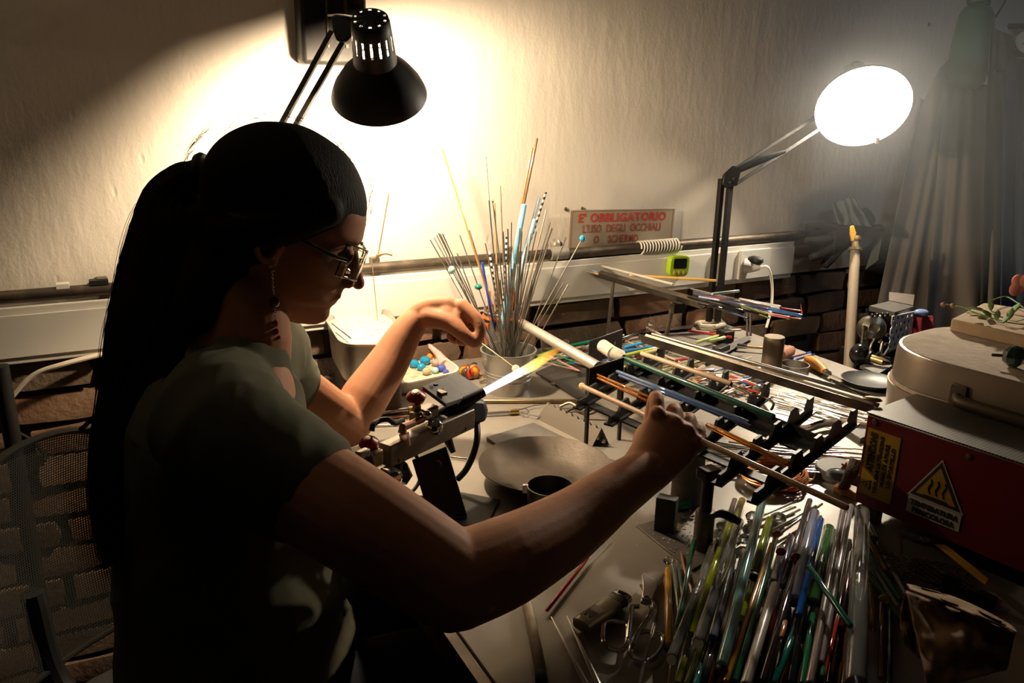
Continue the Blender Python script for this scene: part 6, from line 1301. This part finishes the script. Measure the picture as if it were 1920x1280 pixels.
# neck and trunk
NB = V((-.325, .935, 1.00))
blob(body, [H(-.040, 0, -.03), H(-.045, 0, -.080), NB + V((.005, .006, .045)), NB + V((-.01, 0, -.01))], [.050, .046, .047, .065], 24)
trunk = [(V((-.375, .915, .50)), (.15, .115)), (V((-.385, .915, .66)), (.125, .10)), (V((-.375, .925, .82)), (.135, .105)), (V((-.355, .93, .92)), (.15, .095)), (NB + V((-.012, 0, -.035)), (.12, .065))]
blob(body, [q for q, r in trunk], [r for q, r in trunk], 28, 4, up=EU)
RS = V((-.305, .785, .965)); LS = V((-.345, 1.075, .965))
rarm = [RS] + DD((560, 905, .83), (705, 995, .80), (850, 1090, .80))
blob(body, rarm, [.056, .057, .053, .049], 24, 5)
blob(body, DD((850, 1090, .80), (948, 1052, .835), (1060, 990, .90), (1150, 925, .95), (1208, 885, .985)), [.049, .047, .041, .033, .0285], 24, 5)
larm = [LS] + DD((530, 715, 1.16), (600, 765, 1.22), (652, 797, 1.275))
blob(body, larm, [.05, .045, .041, .036], 22, 5)
blob(body, DD((652, 797, 1.275), (684, 745, 1.295), (728, 680, 1.32), (762, 622, 1.33), (786, 594, 1.335)), [.036, .039, .034, .027, .0225], 22, 5)
def etube(mb, pts, rad, wdir, n=20, sub=4):
    t = (V(pts[-1]) - V(pts[0])).normalized(); up = t.cross(V(wdir).normalized()); blob(mb, pts, rad, n, sub, up=up)
# right hand (fist)
wd = D(1312, 842, 1.03) - D(1230, 775, 1.045)
etube(body, DD((1200, 892, .98), (1226, 862, 1.0), (1248, 832, 1.02), (1268, 806, 1.035)), [(.029, .025), (.034, .021), (.040, .019), (.040, .016)], wd)
def fing(mb, l, r, n=12): blob(mb, DD(*l), r, n, 4)
FR = [.0112, .0102, .0095, .0085]
fing(body, [(1230, 790, 1.035), (1231, 748, 1.055), (1226, 752, 1.092), (1216, 792, 1.092)], FR)
fing(body, [(1262, 800, 1.035), (1265, 769, 1.06), (1258, 778, 1.098), (1246, 816, 1.09)], FR)
fing(body, [(1288, 815, 1.035), (1292, 786, 1.06), (1286, 796, 1.094), (1272, 832, 1.085)], FR)
fing(body, [(1308, 836, 1.03), (1311, 806, 1.05), (1305, 814, 1.08), (1292, 846, 1.075)], [r * .88 for r in FR])
fing(body, [(1208, 862, 1.0), (1203, 828, 1.03), (1212, 806, 1.06), (1232, 800, 1.078)], [.014, .0125, .011, .0095])
for x, y, d, r in ((1232, 776, 1.03, .011), (1264, 792, 1.028, .011), (1289, 808, 1.028, .0105), (1307, 828, 1.025, .010), (1236, 895, .975, .013)): body.ball(D(x, y, d), r, 12, 8)
# left hand (pinching the mandrel)
wl = FW * .5 - UP * .8
etube(body, DD((786, 592, 1.335), (812, 587, 1.33), (840, 588, 1.33), (862, 592, 1.33)), [(.0235, .019), (.029, .018), (.031, .018), (.029, .016)], wl)
fing(body, [(866, 573, 1.315), (893, 598, 1.305), (901, 622, 1.30), (894, 642, 1.30)], [.0125, .0115, .0095, .0078])
fing(body, [(870, 582, 1.33), (896, 608, 1.33), (896, 630, 1.32), (888, 645, 1.31)], [.0125, .0112, .0095, .0078])
fing(body, [(864, 596, 1.345), (882, 620, 1.35), (873, 638, 1.34), (862, 640, 1.33)], [.0118, .0105, .009, .0075])
fing(body, [(852, 606, 1.355), (864, 628, 1.36), (853, 638, 1.35), (843, 630, 1.34)], [.010, .009, .0075, .0065])
fing(body, [(806, 594, 1.322), (842, 603, 1.308), (867, 625, 1.298), (889, 643, 1.299)], [.020, .0165, .0125, .0088])
for x, y, d, r in ((838, 594, 1.322, .023), (856, 596, 1.318, .018), (868, 604, 1.318, .0125)): body.ball(D(x, y, d), r, 14, 10)
# legs and feet
for s in (-1, 1):
    L0 = V((-.39, .915, .50)) + EU * .02 - EV * (s * .085); K0 = V((-.39, .915, .50)) + EU * .42 - EV * (s * .12) ; K0.z = .515; A0 = K0 + EU * .02; A0.z = .09
    blob(body, [L0, (L0 + K0) / 2, K0], [.078, .068, .052], 18); blob(body, [K0, K0 * .5 + A0 * .5 + V((-.01, 0, .05)), A0], [.05, .048, .03], 16)
    blob(body, [A0 + V((0, 0, -.045)) - EU * .03, A0 + V((0, 0, -.055)) + EU * .14], [(.034, .03), (.036, .02)], 14)
bme = union(body, .0026, 5, .5); bodyo = link('body', bme, skin, pp_)
# eyes, eyebrows, mouth colour pieces
for s in (-1, 1):
    MB().ball(H(.0735, s * .031, -.0075), .0100, 14, 10).build('eye', mat('eye', (.75, .72, .68), .2), pp_)
    MB().tube(spline([H(.0905, s * .014, .014), H(.0885, s * .030, .020), H(.078, s * .046, .016)], 4), .0011, 6, flat=.6).build('eyebrow', hairm, pp_)
# shirt
sh_ = MB()
strunk = [(V((-.370, .91, .47)), (.185, .150)), (V((-.370, .912, .60)), (.172, .140)), (V((-.370, .915, .70)), (.154, .132)), (V((-.366, .925, .82)), (.154, .128)), (V((-.362, .93, .91)), (.172, .114)), (NB + V((-.018, 0, -.045)), (.150, .082)), (NB + V((-.010, 0, -.012)), (.085, .062))]
blob(sh_, [q for q, r in strunk], [r for q, r in strunk], 32, 4, up=EU)
blob(sh_, [V((-.34, .90, .955)), RS + V((0, 0, .004)), D(490, 860, .835), D(556, 898, .832)], [.066, .071, .068, .0635], 28, 4)
blob(sh_, [V((-.34, .97, .955)), LS, D(515, 702, 1.14), D(535, 716, 1.165)], [.06, .06, .054, .052], 24, 4)
sme = union(sh_, .0042, 8, .5)
co = np.empty(len(sme.vertices) * 3); sme.vertices.foreach_get('co', co); co = co.reshape(-1, 3); no = np.empty(len(sme.vertices) * 3); sme.vertices.foreach_get('normal', no); no = no.reshape(-1, 3)
fdir = V((.75, .1, .65)).normalized(); gdir = V((-.6, .2, .75)).normalized()
for i in range(len(co)):
    p = V(co[i]); h = p.z; fr0 = (p - V((-.385, .915, h))).dot(EU)
    k = max(0, min(1, (.90 - h) / .16)) * max(.15, min(1, (fr0 + .02) / .10)); k2 = .25
    a = p.dot(gdir); b = p.dot(fdir); c = p.y
    rg_ = 1 - abs(noise.noise(V((a * 17, b * 4.5, c * 5)))) * 2.6
    rg2 = 1 - abs(noise.noise(V((a * 9 + 5, b * 3, c * 4)))) * 2.4
    d_ = k * (.018 * max(0, rg_) + .014 * rg2) + .0022 * noise.noise(p * 22)
    if h > .93: d_ += .0025 * (1 - abs(noise.noise(V((p.x * 38, p.y * 16, p.z * 10)))) * 2)
    co[i] += no[i] * d_
sme.vertices.foreach_set('co', co.ravel()); link('shirt', sme, shirtm, pp_)
# sleeve hem and shoulder seam
def ringat(c, ax, r, m=28): x, y, a = axes(ax); return [V(c) + x * (r * math.cos(2 * PI * i / m)) + y * (r * math.sin(2 * PI * i / m)) for i in range(m)]
# trousers
tr_ = MB(); blob(tr_, [V((-.38, .915, .56)), V((-.385, .915, .49))], [(.15, .12), (.165, .13)], 24, up=EU)
for s in (-1, 1):
    L0 = V((-.39, .915, .505)) + EU * .02 - EV * (s * .085); K0 = V((-.39, .915, .52)) + EU * .42 - EV * (s * .12); K0.z = .52; A0 = K0 + EU * .02; A0.z = .13
    blob(tr_, [L0, (L0 + K0) / 2, K0], [.090, .082, .064], 20); blob(tr_, [K0, K0 * .5 + A0 * .5 + V((-.01, 0, .05)), A0], [.062, .060, .05], 18)
link('trousers', union(tr_, .006, 6), denim, pp_)
for s in (-1, 1):
    A0 = V((-.39, .915, 0)) + EU * .44 - EV * (s * .12)
    mb = MB(); blob(mb, [A0 - EU * .04 + EZ * .045, A0 + EU * .06 + EZ * .04, A0 + EU * .17 + EZ * .032], [(.042, .042), (.042, .038), (.04, .026)], 16); mb.build('shoe', rubber, pp_)
# hair
ha_ = MB(); HR = Matrix((hf, hl, hu)).transposed()
ha_.ball(H(-.017, 0, .036), (.1035 * HS, .0845 * HS, .0900 * HS), 48, 32, HR)
ha_.ball(H(-.032, 0, .004), (.078, .079, .080), 32, 20, HR)
for s in (-1, 1): blob(ha_, [H(.030, s * .070, .045), H(.000, s * .079, .020), H(-.040, s * .074, -.010), H(-.070, s * .04, -.03)], [(.018, .018), (.016, .02), (.022, .024), (.022, .03)], 14)
blob(ha_, [H(-.055, 0, -.02), H(-.055, -.01, -.06), NB + V((-.045, -.01, .06))], [.06, .05, .035], 18)
hme = union(ha_, .003, 4)
for v in hme.vertices:
    p = v.co; l = (p - HC); a = math.atan2(l.dot(hl), l.dot(hu)); v.co = p + v.normal * (.0018 * noise.noise(p * 22))
link('hair', hme, hairm, pp_)
# ponytail
pt = [((388, 318, 1.0), .014, .016), ((366, 326, 1.0), .017, .02), ((340, 345, 1.0), .026, .026), ((314, 388, .995), .034, .03), ((318, 460, .99), .053, .034), ((322, 550, .985), .068, .036), ((292, 640, .97), .058, .034), ((250, 730, .95), .035, .028), ((216, 830, .93), .022, .018), ((207, 930, .92), .018, .014), ((206, 1000, .915), .013, .010), ((208, 1060, .91), .004, .004)]
mb = MB(); mb.tube(spline([D(*q) for q, a, b in pt], 5), sum([[(pt[i][1] * (1 - j / 5) + pt[i + 1][1] * j / 5, pt[i][2] * (1 - j / 5) + pt[i + 1][2] * j / 5) for j in range(5)] for i in range(len(pt) - 1)], []) + [(pt[-1][1], pt[-1][2])], 72, up=FW.cross(V((0, 0, 1))).cross(V((0, 0, 1))) * -1)
NV = len(mb.v)
for i, q in enumerate(mb.v):
    k = i % 72; row = i // 72; c = sum((V(mb.v[row * 72 + j]) for j in (0, 18, 36, 54)), V()) / 4 if False else None
cs = [sum((V(mb.v[r * 72 + j]) for j in range(0, 72, 6)), V()) / 12 for r in range(NV // 72)]
mb.v = [tuple(cs[i // 72] + (V(q) - cs[i // 72]) * (1 + .10 * noise.noise(V((i % 72) * .45 * V((1, 0, 0)) + V((0, i // 72 * .05, 0)))) + .05 * noise.noise(V((i % 72 * 1.3, i // 72 * .08, 3))))) for i, q in enumerate(mb.v)]
ponyo = mb.build('ponytail', hairm, pp_, sharp=180)
mb = MB(); RH = random.Random(5)
for i in range(420):                                    # loose strands along the tail
    e = RH.random(); side_ = -1 if RH.random() < .8 else 1; P = []
    st = RH.randint(1, 5); en = RH.randint(min(st + 3, 10), 11); jx = RH.uniform(-.2, 1.0); wv = RH.uniform(0, 22) * (1 if RH.random() < .3 else .45)
    for j in range(st, en + 1):
        (x, y, d), a, b = pt[j]; f = (j - st) / max(1, en - st); rp_ = a * F_PX / d
        xx = x + side_ * rp_ * (.80 + .25 * e) + side_ * wv * math.sin(f * PI * .75 + .3) * f; P.append(D(xx + RH.uniform(-3, 3), y + RH.uniform(-8, 8), d + RH.uniform(-.02, .02)))
    if len(P) >= 3: mb.tube(spline(P, 4), .00035, 3, caps=False)
for pts in (((245, 640, .97), (215, 740, .95), (165, 790, .95), (148, 806, .95)), ((240, 660, .97), (205, 755, .95), (175, 785, .95), (152, 802, .95)), ((238, 600, .98), (212, 640, .97), (204, 700, .97), (190, 760, .96)), ((235, 650, .97), (200, 760, .96), (176, 800, .95), (150, 808, .95))):
    for k in range(9): mb.tube(spline([D(x + RH.uniform(-7, 7) * (1 - i * .25), y + RH.uniform(-5, 5), d) for i, (x, y, d) in enumerate(pts)], 5), .0006, 4, caps=False)
for i in range(90):                                    # short flyaways over the head
    a = RH.uniform(-.9, 2.2); z0_ = H(-.024, RH.uniform(-.03, .03), .034); dr_ = hf * math.sin(a - .6) + hu * math.cos(a - .6)
    p0 = z0_ + dr_ * .085 * (1.28 if abs(a - .6) > 1 else 1.1); tng = dr_.cross(hl); mb.tube(spline([p0, p0 + dr_ * RH.uniform(.001, .006) + tng * .012, p0 + dr_ * RH.uniform(-.002, .006) + tng * .028], 3), .0002, 3, caps=False)
so_ = mb.build('loose_strands', hairm, ponyo, sharp=180); so_['kind'] = 'stuff'
MB().tube([D(379, 322, 1.0) + (UP * math.cos(t) * .0165 + FW * math.sin(t) * .018) for t in [2 * PI * i / 20 for i in range(20)]], .0075, 8, closed=True).build('hair_tie', rubber, pp_)
# safety glasses
gs = thing('safety_glasses', 'clear wrap-around safety glasses on the woman\'s face', 'glasses', H(.1, 0, -.02))
fr_m = mat('frame_clear_grey', (.10, .09, .075), .15, trans=.3, coat=.5); lensm = mat('lens', (.93, .94, .92), .03, trans=1.0, ior=1.05)
def lens_pt(s, a, b): # a 0..1 from nose to side, b 0..1 down to up
    ang = a * 1.05; return H(.030 + .072 * math.cos(ang), s * (.010 + .060 * math.sin(ang) * 1.0), -.036 + .010 * a * (1 - b) + .046 * b + (.006 * a if b > .5 else .004 * (1 - a)))
for s in (-1, 1):
    MB().grid(lambda a, b: lens_pt(s, a, b), 14, 8).build('lens', lensm, gs, solid=.0014, sharp=180)
    rim = [lens_pt(s, i / 14, 0) for i in range(15)] + [lens_pt(s, 1, j / 6) for j in range(1, 7)] + [lens_pt(s, 1 - i / 14, 1) for i in range(1, 15)] + [lens_pt(s, 0, 1 - j / 6) for j in range(1, 6)]
    MB().tube(rim, .0012, 8, closed=True).build('frame', fr_m, gs)
    MB().grid(lambda a, b: H(.072 - .030 * a, s * (.0655 + .012 * a), -.030 + .030 * a * .5 + (.034 - .018 * a) * b), 6, 5).build('side_shield', lensm, gs, solid=.0012)
    MB().tube(spline([H(.072, s * .066, -.004), H(.050, s * .0775, -.003), H(.015, s * .084, .002), H(-.02, s * .085, .006), H(-.05, s * .084, .004), H(-.075, s * .076, .0)], 4), .0013, 8, flat=1.8).build('temple', fr_m, gs)
MB().tube([H(.102, -.012, -.006), H(.104, 0, -.002), H(.102, .012, -.006)], .0024, 8).build('bridge', fr_m, gs)
# earring
ers = H(-.010, -.083, -.042); er = thing('earring', 'long dangling earring with a dark red bead and small amber and red beads', 'earring', ers)
def ed(k): return ers + V((.0005, 0, -k))
MB().tube([ed(0) + V((.003 * math.sin(t), 0, .004 * math.cos(t))) for t in [2 * PI * i / 12 for i in range(12)]], .0006, 6, closed=True).build('hook', chrome, er)
mb = MB()
for i in range(34):
    k = .004 + i * .0024
    if .034 < k < .046 or .062 < k < .080: continue
    c0 = ed(k); mb.tube([c0 + V(((.0012 if i % 2 else 0) * math.sin(t), (0 if i % 2 else .0012) * math.sin(t), .0018 * math.cos(t))) for t in [2 * PI * j / 8 for j in range(8)]], .00032, 4, closed=True)
mb.build('chain', chrome, er)
MB().ball(ed(.040), .0066, 14, 10).build('bead', mat('bead_dark_red', (.10, .01, .01), .12, coat=1), er)
MB().ball(ed(.066), (.0034, .0034, .0044), 12, 8).build('bead', glass('amber', (.95, .32, .03)), er); MB().ball(ed(.0755), .0038, 12, 8).build('bead', glass('ruby', (.75, .06, .02), .45), er)
MB().ball(ed(.083) + V((.003, 0, 0)), .0022, 8, 6).build('bead', glass('ruby', (.75, .06, .02)), er)
